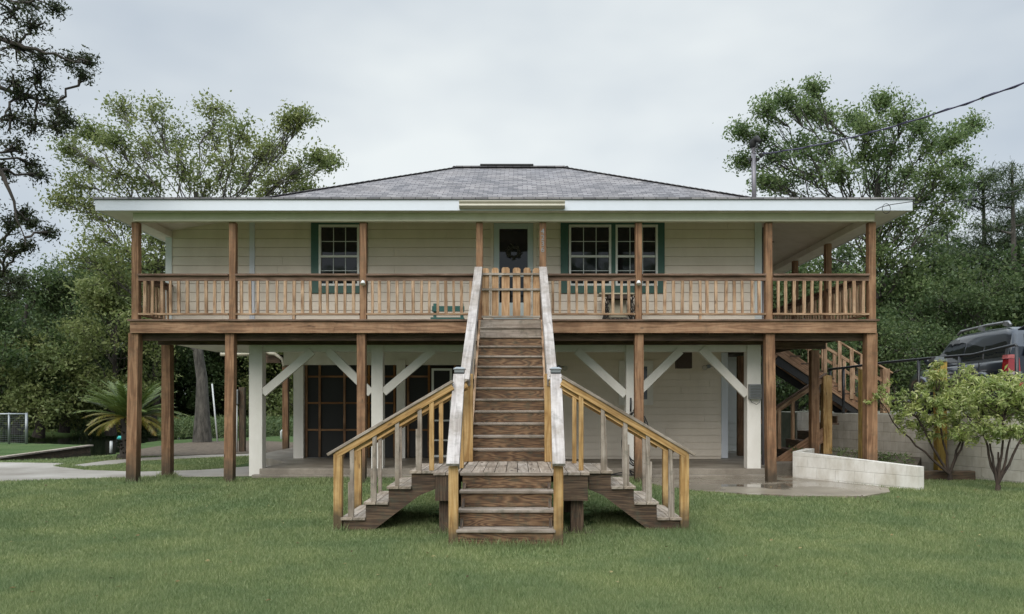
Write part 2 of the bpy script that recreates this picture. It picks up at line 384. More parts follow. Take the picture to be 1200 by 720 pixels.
def watermat():
    m, nt, b = newmat('pond_water'); b.inputs['Base Color'].default_value = (.012, .016, .01, 1); b.inputs['Roughness'].default_value = .06
    ge = N(nt, 'ShaderNodeNewGeometry').outputs['Position']; bump(nt, b, noise(nt, mapping(nt, ge, (1, 3, 1)), 2.5, 3), .12, .01); return m
M['water'] = watermat()

# ---------------------------------------------------------------- ground
POND = [(-14.2, 20.6), (-15.6, 28.2), (-22, 31), (-45, 33), (-48, 44), (2, 47), (-3, 39), (-11, 36.5), (-14.6, 32), (-14.4, 28), (-12.7, 25), (-12.0, 22.5), (-12.4, 20.8), (-13.4, 20.0)]
def inpoly(x, y, poly):
    x = np.asarray(x, float); y = np.asarray(y, float); r = np.zeros(x.shape, bool); n = len(poly)
    for i in range(n):
        (x1, y1), (x2, y2) = poly[i], poly[(i + 1) % n]
        if y1 == y2: continue
        c = ((y1 > y) != (y2 > y)) & (x < (x2 - x1) * (y - y1) / (y2 - y1) + x1); r ^= c
    return r
def gz(x, y):
    x = np.asarray(x, float); y = np.asarray(y, float)
    t = np.clip((y - 9.2) / 4.0, 0, 1); z = .17 * t * t * (3 - 2 * t)
    z = z + .012 * np.sin(x * 1.3 + .5 * y) * np.sin(y * .9) * (y < 13)
    return np.where(inpoly(x, y, POND), -.7, z)
def axis(segs):
    r = [segs[0][0]]
    for a, b, st in segs: r += list(np.arange(a + st, b + 1e-6, st))
    return np.array(sorted(set(np.round(r, 4))))
gx = axis([(-600, -60, 60), (-60, -24, 3), (-24, -10, .25), (-10, 14, .5), (14, 60, 2), (60, 600, 60)])
gy = axis([(-600, -60, 60), (-60, -2, 4), (-2, 16, .5), (16, 34, .25), (34, 52, 1), (52, 72, 4), (72, 672, 60)])
GX, GY = np.meshgrid(gx, gy); GZ = gz(GX, GY)
nx, ny = len(gx), len(gy)
me = bpy.data.meshes.new('ground'); vv = np.stack([GX, GY, GZ], -1).reshape(-1, 3)
idx = np.arange(nx * ny).reshape(ny, nx)
ff = np.stack([idx[:-1, :-1], idx[:-1, 1:], idx[1:, 1:], idx[1:, :-1]], -1).reshape(-1, 4)
me.from_pydata(vv.tolist(), [], ff.tolist()); me.materials.append(M['ground'])
g_o = bpy.data.objects.new('ground', me); COL.objects.link(g_o); g_o['kind'] = 'structure'
b = MB(); b.face([(-60, 15, -.06), (8, 15, -.06), (8, 60, -.06), (-60, 60, -.06)]); tag(b.build('water', M['water']), kind='structure')

def sheet(name, poly, z, mat, th=.05, kind='structure'):
    b = MB(); b.prism(poly, z - th, z); return tag(b.build(name, mat), kind=kind)
DRIVE = [gp(*p) for p in ((-140, 580), (0, 565.5), (60, 563), (130, 561), (200, 559.5), (318, 558), (318, 545), (290, 547.5), (235, 551.5), (165, 553.5), (100, 551.5), (62, 547), (78, 543.5), (0, 542.5), (-160, 541))]
PATH = [gp(*p) for p in ((85, 546), (125, 540.5), (170, 537), (235, 534), (310, 532), (310, 534.5), (235, 537), (170, 540.5), (135, 544.5), (100, 547.5))]
MULCH = [gp(*p) for p in ((150, 530), (170, 526), (200, 521), (235, 518), (300, 517), (345, 519), (345, 529), (300, 531.5), (235, 533.5), (170, 536), (150, 535))]
APRON = [(2.5, 13.9), (3.0, 13.1), (3.7, 12.55), (4.4, 12.35), (5.5, 12.3), (6.2, 12.9), (6.5, 13.6), (5.62, 15.4), (6.7, 18.6), (6.7, 19.2), (2.4, 19.2), (2.4, 15.7), (2.4, 14.9)]
sheet('driveway', DRIVE, .182, M['drive'])
sheet('path', PATH, .184, M['drive'])
sheet('mulch_bed', MULCH, .186, M['mulch'])
sheet('wet_apron', APRON, .19, M['wetslab'])
sheet('landing_shade_soil', [(-1.15, 9.75), (.97, 9.75), (.97, 11.6), (.6, 13.2), (-.9, 13.2), (-1.15, 11.6)], .03, M['soil'])  # assumed bare soil; its dark colour also paints the shade under the landing
SLAB = [(-5.25, 15.62), (5.0, 15.62), (5.0, 16.4), (6.3, 17.5), (6.3, 24), (-6.8, 24), (-6.8, 19.8), (-5.25, 17.4)]
b = MB(); b.prism(SLAB, .1, .35); b.prism([(-5.35, 15.45), (5.1, 15.45), (5.1, 15.615), (-5.35, 15.615)], .1, .24)
tag(b.build('patio_slab', M['slab'], bevel=.012), kind='structure')
PARK = [(7.75, 19.45), (9.47, 14.6), (11.0, 10.2), (12.5, 6), (15, -2), (90, -2), (90, 90), (7.75, 90)]
b = MB(); b.prism(PARK, -.2, 1.42); tag(b.build('parking_ground', M['gravel']), kind='structure')
b = MB(); b.prism([(5.75, 15.5), (6.95, 13.55), (8.6, 16.5), (7.6, 19.2), (6.75, 19.2)], .1, .52); tag(b.build('planter_soil', M['soil']), kind='structure')

# ---------------------------------------------------------------- HOUSE
house = empty('house', (-1, 20, .17), 'raised cream house with grey hip roof and white columns around an open ground floor', 'house')
WY = 15.9; DT = 3.24                                     # front wall distance, deck top
XL, XR = -7.23, 4.96
def lap(b, x0, x1, y, z0, z1, course=.185, joints=()):
    z = z0; b.box(x0, x1, y + .0105, y + .02, z0 - .01, z1 + .01)
    while z < z1 - .01:
        zt = min(z + course - .006, z1 + .012)
        L = x1 - x0; ou, ov = random.uniform(0, 30), random.uniform(0, 30)
        cuts = sorted(random.uniform(x0, x1) for _ in range(int(L / 3.6 + random.random()))); cuts = [x0] + [q for q in cuts if x0 + .2 < q < x1 - .2] + [x1]
        for xa, xb in zip(cuts, cuts[1:]):
            xb -= .004 if xb != x1 else 0; j = random.uniform(-.0015, .0015)
            b.hexa([(xa, y - .019 + j, z), (xb, y - .019 + j, z), (xb, y + .01, z), (xa, y + .01, z), (xa, y - .006, zt), (xb, y - .006, zt), (xb, y + .01, zt), (xa, y + .01, zt)], L, .03, zt - z)
        z += course
def lapx(b, y0, y1, x, z0, z1, sgn, course=.185):
    z = z0
    while z < z1 - .01:
        zt = min(z + course + .012, z1)
        xa, xb, xc = x + sgn * .021, x - sgn * .01, x + sgn * .006
        b.hexa([(xa, y0, z), (xa, y1, z), (xb, y1, z), (xb, y0, z), (xc, y0, zt), (xc, y1, zt), (xb, y1, zt), (xb, y0, zt)], y1 - y0, .03, .2)
        z += course
# upper walls
ops = [(X(372.5, WY), X(421.5, WY), Z(336, WY), Z(263, WY)), (X(578, WY), X(624, WY), DT, Z(262, WY)), (X(665, WY), X(771.5, WY), Z(336, WY), Z(263, WY))]
zb, zt_ = DT - .12, 5.66
b = MB()
xs = [XL + .02] + [q for o in ops for q in (o[0], o[1])] + [XR - .02]
for i in range(0, len(xs), 2): lap(b, xs[i], xs[i + 1], WY, DT + .16, zt_)
for o in ops:
    lap(b, o[0], o[1], WY, o[3], zt_)
    if o[2] > DT + .2: lap(b, o[0], o[1], WY, DT + .16, o[2])
b.build('front_wall', M['siding'], house)
b = MB(); b.box(XL + .03, XR - .03, WY + .012, WY + .10, zb, DT + .161)
for o in [(None, None)]: pass
b.box(XL + .03, XR - .03, 24.3, 24.4, zb, zt_)
b.build('wall_base', M['siding'], house)
b = MB(); lapx(b, WY + .02, 24.4, XR - .02, DT, 5.66, 1); lapx(b, WY + .02, 24.4, XL + .02, DT, 5.66, -1); b.build('side_wall', M['siding'], house)
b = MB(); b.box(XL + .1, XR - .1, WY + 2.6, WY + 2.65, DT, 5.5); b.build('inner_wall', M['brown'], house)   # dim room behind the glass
# floor structure, seen from below
b = MB(); b.box(XL, -5.5, WY + .05, 18.5, 2.9, zb); b.box(-5.5, XR, WY + .05, 24.3, 2.9, zb); b.build('floor', M['soffit'], house)
# trims
b = MB(); b.box(XL - .03, XL + .10, WY - .035, WY + .10, DT, 5.45); b.build('corner_trim', M['trim'], house)
b = MB(); b.box(XR - .11, XR + .035, WY - .035, WY + .10, DT, 5.45)
b.build('corner_trim', M['trim'], house)
b = MB(); b.box(X(293, WY), X(299, WY), WY - .04, WY - .0, DT + .16, 5.6); b.build('joint_trim', M['fascia'], house)
b = MB(); b.box(XL + .1, X(575, WY), WY - .045, WY + .008, DT + .002, DT + .16); b.box(X(627, WY), XR - .11, WY - .045, WY + .008, DT + .002, DT + .16); b.build('base_trim', M['white'], house)

# main roof, skirt, ceiling
EX0, EX1, EY0, EY1 = -7.79, 7.24, 14.2, 26.6
IX0, IX1, IY0, IY1 = -6.16, 5.72, 15.9, 24.9
ZE, ZI, ZR = 5.45, 5.75, 7.90; RY = 20.4; RX0, RX1 = -1.66, 1.22
def slope(b, pts, d):
    """pts up the slope; uv: u along eave, v up the slope"""
    p0 = Vector(pts[0]); e = (Vector(pts[1]) - p0).normalized(); n = e.cross(Vector(pts[2]) - p0).normalized(); u = n.cross(e)
    b.face(pts, [((Vector(p) - p0).dot(e) + d, (Vector(p) - p0).dot(u)) for p in pts])
b = MB()
I = [(IX0, IY0, ZI), (IX1, IY0, ZI), (IX1, IY1, ZI), (IX0, IY1, ZI)]; E = [(EX0 - .03, EY0 - .03, ZE), (EX1 + .03, EY0 - .03, ZE), (EX1 + .03, EY1 + .03, ZE), (EX0 - .03, EY1 + .03, ZE)]
r0, r1 = (RX0, RY, ZR), (RX1, RY, ZR)
slope(b, [I[0], I[1], r1, r0], 0); slope(b, [I[1], I[2], r1], 3); slope(b, [I[2], I[3], r0, r1], 7); slope(b, [I[3], I[0], r0], 11)
for k in range(4): slope(b, [E[k], E[(k + 1) % 4], I[(k + 1) % 4], I[k]], k * 5.3)
L_ = [(x, y, z - .035) for x, y, z in E]
for k in range(4): b.face([L_[k], L_[(k + 1) % 4], E[(k + 1) % 4], E[k]])
roof = b.build('roof', M['roof'], house)
for a_, c_ in ((I[0], r0), (I[1], r1), (I[2], r1), (I[3], r0)):
    b = MB()
    a_, c_ = Vector(a_), Vector(c_); n_ = int((c_ - a_).length / .16)
    for k in range(n_):
        q0 = a_ + (c_ - a_) * k / n_; q1 = a_ + (c_ - a_) * (k + 1.15) / n_
        b.beam(q0 + Vector((0, 0, .004)), q1 + Vector((0, 0, .016)), .2, .01)
    b.build('hip_cap', M['roof'], roof)
b = MB(); b.box(RX0, RX1, RY - .14, RY + .14, ZR - .02, ZR + .012); b.build('ridge_cap', M['roof'], roof)
b = MB(); b.box(X(563, RY), X(625, RY), RY - .17, RY + .17, ZR + .013, ZR + .05); b.build('ridge_vent', M['rubber'], roof)
ZS = 5.215
b = MB(); b.box(EX0, EX1, EY0, EY0 + .03, ZS, ZE - .036); b.box(EX0, EX0 + .03, EY0 + .03, EY1, ZS, ZE - .036); b.box(EX1 - .03, EX1, EY0 + .03, EY1, ZS, ZE - .036); b.box(EX0, EX1, EY1 - .0, EY1 + .03, ZS, ZE - .036)
b.build('fascia', M['fascia'], roof)
DX0, DX1 = -7.22, 6.66                                    # porch beam line
DY = 14.5
b = MB()
e0 = [(EX0 + .03, EY0 + .03), (EX1 - .03, EY0 + .03), (EX1 - .03, EY1), (EX0 + .03, EY1)]; i0 = [(DX0 - .003, DY - .053), (DX1 + .003, DY - .053), (DX1 + .003, EY1 - .3), (DX0 - .003, EY1 - .3)]
for k in range(4):
    a1, a2, b1, b2 = e0[k], e0[(k + 1) % 4], i0[k], i0[(k + 1) % 4]
    b.face([(*a1, ZS + .012), (*b1, ZS + .012), (*b2, ZS + .012), (*a2, ZS + .012)])
b.build('soffit', M['soffit'], roof)
b = MB()
c0 = [(DX0, DY - .05), (DX1, DY - .05), (DX1, EY1 - .3), (DX0, EY1 - .3)]; dd = 1.9; c1 = [(DX0 + dd, DY + dd), (DX1 - dd, DY + dd), (DX1 - dd, EY1 - .3 - dd), (DX0 + dd, EY1 - .3 - dd)]
for k in range(4):
    a1, a2, b1, b2 = c0[k], c0[(k + 1) % 4], c1[k], c1[(k + 1) % 4]
    b.face([(*a1, 5.2), (*b1, 5.2 + .17 * dd), (*b2, 5.2 + .17 * dd), (*a2, 5.2)])
b.face([(*q, 5.2 + .17 * dd) for q in c1[::-1]])
ceil = b.build('ceiling', M['soffit'], roof)
for (x_, y_) in ((5.75, 15.4), (5.75, 17.6), (-6.4, 15.4)):
    b = MB(); zz = 5.2 + .17 * min(x_ - DX0, DX1 - x_, y_ - DY) - .012
    b.tube([(x_, y_, zz), (x_, y_, zz + .03)], .075, 12); b.build('ceiling_lamp', M['rubber'], ceil)
b = MB(); b.box(DX0, DX1, DY - .05, DY + .05, 5.075, 5.225); b.build('porch_beam', M['beampaint'], house)
b = MB(); b.box(DX0 + .0, DX0 + .1, DY + .052, 26, 5.075, 5.205); b.build('side_beam', M['soffit'], house); b = MB(); b.box(DX1 - .1, DX1, DY + .052, 26, 5.075, 5.205); b.build('side_beam', M['soffit'], house)
# gutter over the stairs
b = MB(); gx0, gx1 = X(538, 14.1), X(662, 14.1)
prof = [(14.195, 5.235), (14.12, 5.24), (14.075, 5.275), (14.085, 5.31), (14.06, 5.345), (14.06, 5.365), (14.075, 5.365), (14.1, 5.30), (14.195, 5.30)]
for (a, c) in zip(prof, prof[1:] + prof[:1]): b.face([(gx0, a[0], a[1]), (gx0, c[0], c[1]), (gx1, c[0], c[1]), (gx1, a[0], a[1])])
b.face([(gx0, y, z) for y, z in prof]); b.face([(gx1, y, z) for y, z in prof[::-1]])
b.build('gutter', M['gutter'], house)

def frame(b, x0, x1, z0, z1, y0, y1, wd):
    b.box(x0, x0 + wd, y0, y1, z0, z1); b.box(x1 - wd, x1, y0, y1, z0, z1)
    b.box(x0 + wd, x1 - wd, y0, y1, z1 - wd, z1); b.box(x0 + wd, x1 - wd, y0, y1, z0, z0 + wd)
def sash_window(px0, px1, py0, py1, wnd):
    x0, x1, z0, z1 = X(px0, WY), X(px1, WY), Z(py1, WY), Z(py0, WY)
    b = MB(); frame(b, x0, x1, z0, z1, WY - .05, WY + .04, .045); b.build('frame', M['white'], wnd, .004)
    zm = (z0 + z1) / 2 - .02
    b = MB(); b.box(x0 + .045, x1 - .045, WY - .03, WY + .02, zm - .022, zm + .022); b.build('meeting_rail', M['white'], wnd)
    for lo_, hi_, yy in ((zm + .022, z1 - .045, .018), (z0 + .045, zm - .022, .006)):
        b = MB(); b.box(x0 + .045, x1 - .045, WY + yy, WY + yy + .006, lo_, hi_); b.build('pane', M['glass'], wnd)
        b = MB(); ww = x1 - x0 - .09
        for k in (1, 2): b.box(x0 + .045 + ww * k / 3 - .007, x0 + .045 + ww * k / 3 + .007, WY + yy - .008, WY + yy - .002, lo_, hi_)
        zq = (lo_ + hi_) / 2; b.box(x0 + .045, x1 - .045, WY + yy - .0125, WY + yy - .0085, zq - .007, zq + .007)
        b.build('muntin', M['trim'], wnd)
for sx0, sx1, wins in ((365, 431, [(374, 421.5)]), (657, 778.5, [(666.5, 716), (721, 770.5)])):
    x0, x1, z0, z1 = X(sx0, WY), X(sx1, WY), Z(344, WY), Z(256, WY)
    b = MB(); frame(b, x0, x1, z0, z1, WY - .045, WY + .0, .16 if len(wins) == 1 else .155)
    if len(wins) == 2: b.box(X(715, WY), X(722, WY), WY - .045, WY, z0 + .155, z1 - .155)
    wnd = b.build('window', M['green'], house, .004)
    for wx in wins: sash_window(wx[0], wx[1], 264, 335.5, wnd)
# storm door
dx0, dx1, dz1 = X(578.5, WY), X(625, WY), Z(262, WY)
b = MB(); b.box(dx0 - .06, dx0, WY - .05, WY + .05, DT, dz1 + .07); b.box(dx1, dx1 + .06, WY - .05, WY + .05, DT, dz1 + .07); b.box(dx0, dx1, WY - .05, WY + .05, dz1, dz1 + .07)
door = b.build('door', M['siding'], house)
b = MB(); frame(b, dx0 + .003, dx1 - .003, DT + .01, dz1 - .003, WY - .03, WY + .01, .115)
b.box(dx0 + .118, dx1 - .118, WY - .03, WY + .01, DT + .12, DT + .5); b.box(dx0 + .118, dx1 - .118, WY - .028, WY + .008, Z(325, WY), Z(322, WY))
b.build('door_leaf', M['doorpaint'], door, .004)
b = MB(); b.box(dx0 + .11, dx1 - .11, WY - .008, WY - .002, DT + .5, dz1 - .11); b.build('pane', M['glass'], door)
b = MB(); hx = dx1 - .055; b.box(hx - .015, hx + .015, WY - .045, WY - .031, Z(331, WY), Z(318, WY)); b.tube([(hx, WY - .045, Z(325, WY)), (hx, WY - .09, Z(325, WY)), (hx, WY - .09, Z(320, WY))], .009, 6); b.build('handle', M['blackmetal'], door)
wr = empty('door_wreath', (X(602, WY), WY - .05, Z(296, WY)), 'small dried wreath hanging on the storm door glass', 'wreath')
b = MB(); cc = wr.location; pts = [(cc.x + .12 * math.cos(t), WY - .035, cc.z + .10 * math.sin(t)) for t in np.linspace(0, 2 * math.pi, 15)]
b.tube(pts, .012, 6, False); b.build('ring', M['brown'], wr)
b = MB()
for k in range(170):
    t = random.uniform(0, 6.283); r = random.gauss(.125, .025); c = Vector((cc.x + r * math.cos(t), WY - .04 - random.uniform(0, .03), cc.z + r * .85 * math.sin(t)))
    a = Vector((random.gauss(0, 1), random.gauss(0, .4), random.gauss(0, 1))).normalized() * .03; d = a.cross(Vector((0, 1, .3))).normalized() * .01
    b.face([c - a, c + d, c + a, c - d])
b.build('foliage', leafmat('dried_leaves', (.03, .03, .02), (.05, .05, .04), (.12, .11, .1), .2), wr)
# conduit and shutter past the right corner
b = MB(); b.tube([(XR + .085, WY + .05, .4), (XR + .085, WY + .05, 5.3)], .028, 8); b.build('conduit', M['mast'], house)
b = MB(); b.box(XR + .12, XR + .30, WY + .2, WY + .24, DT + .9, Z(273, WY)); b.box(XR + .13, XR + .29, WY + .18, WY + .2, DT + .95, Z(276, WY)); b.build('shutter', M['teal'], house, .004)

# lower storey: columns, header, braces
CY0, CY1 = 15.66, 15.90
cols = [(292.5, 308), (435.5, 449), (733.5, 747), (875, 891)]
for c0_, c1_ in cols:
    b = MB(); x0, x1 = X(c0_, 15.7), X(c1_, 15.7); b.box(x0, x1, CY0, CY1, .19, 2.86)
    b.build('column', M['column'], house, .006)
b = MB(); b.box(X(292.5, 15.7), X(891, 15.7), 15.7, 15.86, 2.72, 2.885)
b.box(X(292.5, 15.7), X(891, 15.7), 15.9, 15.93, 2.885, 3.1)
b.build('header', M['column'], house)
def brace(p0, p1):
    b = MB(); b.beam(at(*p0, 15.72), at(*p1, 15.72), .085, .165, up=(0, 0, 1), plumb=False); b.build('brace', M['column'], house, .004)
for p0, p1 in (((308.5, 461), (366, 412)), ((435, 461), (384, 411)), ((449.5, 460), (508, 410)), ((535, 411), (590, 462)), ((733, 463), (676, 411)), ((747.5, 460), (797, 411)), ((875, 463), (822, 409)), ((560, 462), (540, 412))):
    if p0[0] in (535, 560): continue
    brace(p0, p1)
# rear walls of the ground floor
SY = 18.7
sx0, sx1 = X(357, SY), X(534, SY)
b = MB(); b.box(X(345.5, SY), sx0, SY - .12, SY + .1, .35, 2.72); b.box(X(465.5, SY), X(475.5, SY), SY - .12, SY + .1, .35, 2.72)
b.box(X(333, SY), X(600, SY), SY - .05, SY + .08, 2.60, 2.92); b.build('screen_wall_frame', M['column'], house)
b = MB(); b.box(sx0, X(465.5, SY), SY + .03, SY + .04, .36, 2.62); b.box(X(475.5, SY), X(504, SY), SY + .03, SY + .04, .36, 2.62); b.box(X(530, SY), X(560, SY), SY + .03, SY + .04, .36, 2.62); b.build('insect_screen', M['screen'], house)
b = MB()
for px in (358, 373.5, 402.5, 431, 461, 477, 501.5, 532, 556):
    b.box(X(px, SY), X(px, SY) + .05, SY - .02, SY + .028, .36, 2.62)
for px0, px1 in ((360.6, 461), (479.6, 501.5), (534.6, 556)):
    for py in (441.5, 472.5, 504):
        b.box(X(px0, SY), X(px1, SY), SY - .015, SY + .026, Z(py, SY) - .022, Z(py, SY) + .022)
b.build('screen_batten', M['post'], house)
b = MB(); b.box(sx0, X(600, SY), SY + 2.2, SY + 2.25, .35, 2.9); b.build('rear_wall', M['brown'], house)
# screen door
b = MB(); q0, q1 = X(506, SY), X(530, SY); zz1 = Z(432, SY); frame(b, q0, q1, .37, zz1, SY - .06, SY - .02, .055)
for py in (493, 516): b.box(q0 + .055, q1 - .055, SY - .058, SY - .022, Z(py, SY) - .02, Z(py, SY) + .02)
sdo = b.build('screen_door', M['white'], house, .003)
b = MB(); b.box(q0 + .05, q1 - .05, SY - .043, SY - .037, .4, zz1 - .05); b.build('door_screen', M['screen'], sdo)
b = MB(); b.tube([(q0 + .03, SY - .062, 1.35), (q0 + .03, SY - .1, 1.35), (q0 + .03, SY - .1, 1.25)], .01, 6); b.build('handle', M['blackmetal'], sdo)
# siding wall right of the stairs
b = MB(); SW = 18.4; lap(b, X(560, SW), X(845, SW), SW, .42, 2.9, .165); b.box(X(560, SW), X(845, SW), SW + .012, SW + .1, .35, 2.9); b.build('lower_wall', M['siding'], house)
b = MB(); b.box(X(845, SW), X(852.5, SW), SW - .04, SW + .1, .37, 2.88); b.build('corner_trim', M['fascia'], house)
b = MB(); lap(b, X(852, 20.6), X(886, 20.6), 20.6, .4, 2.9, .185); b.box(X(845, 20.6), X(886, 20.6), 20.612, 20.7, .35, 2.9); b.build('rear_wall_section', M['white'], house)
b = MB(); x0, x1, z0, z1 = X(725, SW), X(765, SW), Z(475, SW), Z(423, SW); frame(b, x0, x1, z0, z1, SW - .05, SW - .015, .14); wnd = b.build('window', M['column'], house)
b = MB(); b.box(x0 + .13, x1 - .13, SW - .03, SW - .024, z0 + .13, z1 - .13); b.build('pane', M['glass'], wnd)
b = MB(); b.box(X(792, 17.6), X(810, 17.6), 17.5, 17.7, Z(432, 17.6), 2.9); b.build('vent_box', M['brown'], house, .006)
def flood(px, py, D, y0):
    b = MB(); c = at(px, py, D); b.tube([(c.x, y0, c.z), (c.x, c.y, c.z)], .045, 10)
    fl = b.build('flood_light', M['metal'], house)
    for s in (-1, 1):
        b = MB(); h0 = Vector((c.x + s * .05, c.y, c.z)); h1 = h0 + Vector((s * .07, -.07, -.01)); h2 = h1 + Vector((s * .02, -.07, -.03))
        b.tube([h0, h1, h1, h2, h2 + (h2 - h1) * .12], [.012, .02, .035, .062, .05], 12); b.build('lamp_head', M['lamphead'], fl)
flood(831, 429.5, 18.2, 18.38); flood(655, 430, 18.2, 18.38)
# back downspout on the left
b = MB(); b.tube([at(312, 414, 23.2), at(322, 415, 23.2), at(331, 421, 23.2), at(333, 430, 23.1)], .05, 8); b.tube([at(258, 415.5, 22.0), at(300, 415.8, 22.4), at(312, 414, 23.2)], .05, 8); b.build('drain_pipe', M['gutter'], house)

# ---------------------------------------------------------------- DECK
deck = empty('raised_deck', (-.3, 14.5, .17), 'raised brown timber deck on tall posts wrapping the front and right of the house', 'deck')
b = MB(); y = 14.42
while y < WY - .06:
    b.box(-7.31, 6.74, y, y + .134, DT - .035, DT); y += .14
b.build('deck_boards', M['cap'], deck, .003)
b = MB(); x = XR + .06
while x < 6.70:
    b.box(x, x + .134, WY - .055, 22.5, DT - .035, DT); x += .14
b.build('side_boards', M['cap'], deck, .003)
b = MB(); b.box(-7.28, X(392, 14.5), 14.455, 14.495, 2.985, DT - .037); b.build('rim_board', M['rim'], deck, .003)
b = MB(); b.box(X(392, 14.5) + .002, X(559, 14.5), 14.456, 14.495, 2.985, DT - .037); b.build('rim_board', M['rim'], deck, .003)
b = MB(); b.box(X(640, 14.5), 6.70, 14.455, 14.495, 2.985, DT - .037); b.build('rim_board', M['rim'], deck, .003)
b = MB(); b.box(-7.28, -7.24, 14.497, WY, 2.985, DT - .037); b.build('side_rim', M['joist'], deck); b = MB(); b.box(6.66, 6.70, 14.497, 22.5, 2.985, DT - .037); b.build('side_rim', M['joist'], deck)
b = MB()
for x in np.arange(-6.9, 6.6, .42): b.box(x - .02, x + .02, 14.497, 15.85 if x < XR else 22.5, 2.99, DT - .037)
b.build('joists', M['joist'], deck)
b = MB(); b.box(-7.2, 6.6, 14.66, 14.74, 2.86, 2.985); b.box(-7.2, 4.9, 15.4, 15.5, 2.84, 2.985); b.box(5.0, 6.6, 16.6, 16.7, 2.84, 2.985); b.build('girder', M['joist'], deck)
# front posts: upper and lower pieces
ups = [(160, .13), (273.5, .125), (426, .125), (562, .125), (636, .125), (748, .125), (900, .13), (1020.5, .135)]
def post(px, D, w_, z0, z1, lean=0, mat='post', name='post'):
    x = X(px, D); b = MB(); b.beam((x + lean, D, z0), (x, D, z1), w_, w_, up=(0, 1, 0)); return b.build(name, M[mat], deck, .006)
uposts = []
for px, wd in ups: uposts.append(post(px, 14.52 + .06, wd, DT + .001, 5.074))
for px, wd, lean in ((159, .19, -.05), (271, .17, -.03), (424, .16, 0), (748.5, .165, 0), (901, .175, .04), (1019.5, .2, .0)):
    post(px, 14.6, wd, .1 if px < 1000 else .3, 2.984, lean)
for px, D, wd, z0 in ((196.5, 15.75, .18, .1), (335, 23.4, .17, .1), (954, 17.3, .18, .3), (867.5, 19.4, .15, .36)): post(px, D, wd, z0, 2.86 if D < 20 else 3.05, .0)
for D in (16.5, 18.45, 20.3, 22.3):
    b = MB(); b.beam((6.60, D, DT), (6.60, D, 5.07), .125, .125, up=(0, 1, 0)); b.build('post', M['post'], deck, .005)
b = MB(); b.box(X(300, 23.2), -7.0, 23.3, 23.4, 2.9, 3.15); b.box(-7.2, 4.9, 24.5, 26.2, 3.14, 3.22); b.box(-7.2, -7.1, 23.3, 26.2, 2.92, 3.14); b.build('rear_platform', M['joist'], deck)
# railings
RT = 4.10
def railing(p0, p1, skip=.1, n=None, thick=.038):
    """p0,p1 plan ends"""
    p0, p1 = Vector((*p0, 0)), Vector((*p1, 0)); d = (p1 - p0); L = d.length; d.normalize(); nrm = Vector((d.y, -d.x, 0))
    b = MB(); b.beam(p0 + Vector((0, 0, RT - .02)), p1 + Vector((0, 0, RT - .02)), .14, .038); cap = b.build('railing', M['cap'], deck, .004)
    b = MB(); b.beam(p0 + Vector((0, 0, RT - .085)), p1 + Vector((0, 0, RT - .085)), .038, .088); b.build('top_rail', M['cap'], cap)
    b = MB(); b.beam(p0 + Vector((0, 0, DT + .105)), p1 + Vector((0, 0, DT + .105)), .085, .036); b.build('bottom_rail', M['rail'], cap, .003)
    k = max(1, round((L - .1) / .155)); 
    for i in range(k):
        t = (i + .65) * (L) / (k + .3) + random.uniform(-.018, .018); p = p0 + d * t
        b = MB(); ww = random.uniform(.044, .06)
        b.beam((p.x, p.y, DT + .125), (p.x + random.uniform(-.008, .008), p.y, RT - .13), ww, .036, up=tuple(nrm)); b.build('baluster', M['rail'], cap)
    if L > 2.2:
        p = p0 + d * L * .47; b = MB(); b.beam((p.x, p.y, DT), (p.x, p.y, DT + .087), .045, .07, up=(0, 1, 0)); b.build('rail_foot', M['rail'], cap)
fx = [X(px, 14.58) for px, _ in ups]
for i in range(7):
    if i == 3: continue
    railing((fx[i] + .066, 14.53), (fx[i + 1] - .066, 14.53))
railing((-7.16, 14.66), (-7.16, 15.85))
ys = [14.66, 16.43, 18.38, 20.23, 22.3]
for a_, c_ in zip(ys, ys[1:]): railing((6.60, a_ + (.0 if a_ < 15 else .14)), (6.60, c_))
# continuous cap strip over the posts
for px in (426, 748):
    b = MB(); c = at(px, 332, 14.5); b.tube([(c.x, 14.51, c.z + .035), (c.x, 14.46, c.z + .02), (c.x, 14.44, c.z - .03)], [.01, .035, .05], 10)
    b.build('post_light', M['lampwhite'], deck)
# house number, digit by digit
for k, (ch, py) in enumerate(zip('4236', (271.5, 279, 286, 293))):
    cu = bpy.data.curves.new('house_number', 'FONT'); cu.body = ch; cu.size = .135; cu.extrude = .004; cu.align_x = 'CENTER'; cu.align_y = 'CENTER'
    o = bpy.data.objects.new('tmp', cu); me = bpy.data.meshes.new_from_object(o); bpy.data.objects.remove(o)
    c = at(636, py, 14.51); o = bpy.data.objects.new('house_number', me); COL.objects.link(o); o.parent = deck
    me.transform(Matrix.Rotation(R(90), 4, 'X')); o.location = (c.x - deck.location.x, 14.508 - deck.location.y, c.z - deck.location.z); me.materials.append(M['galv'] if k else M['galv'])
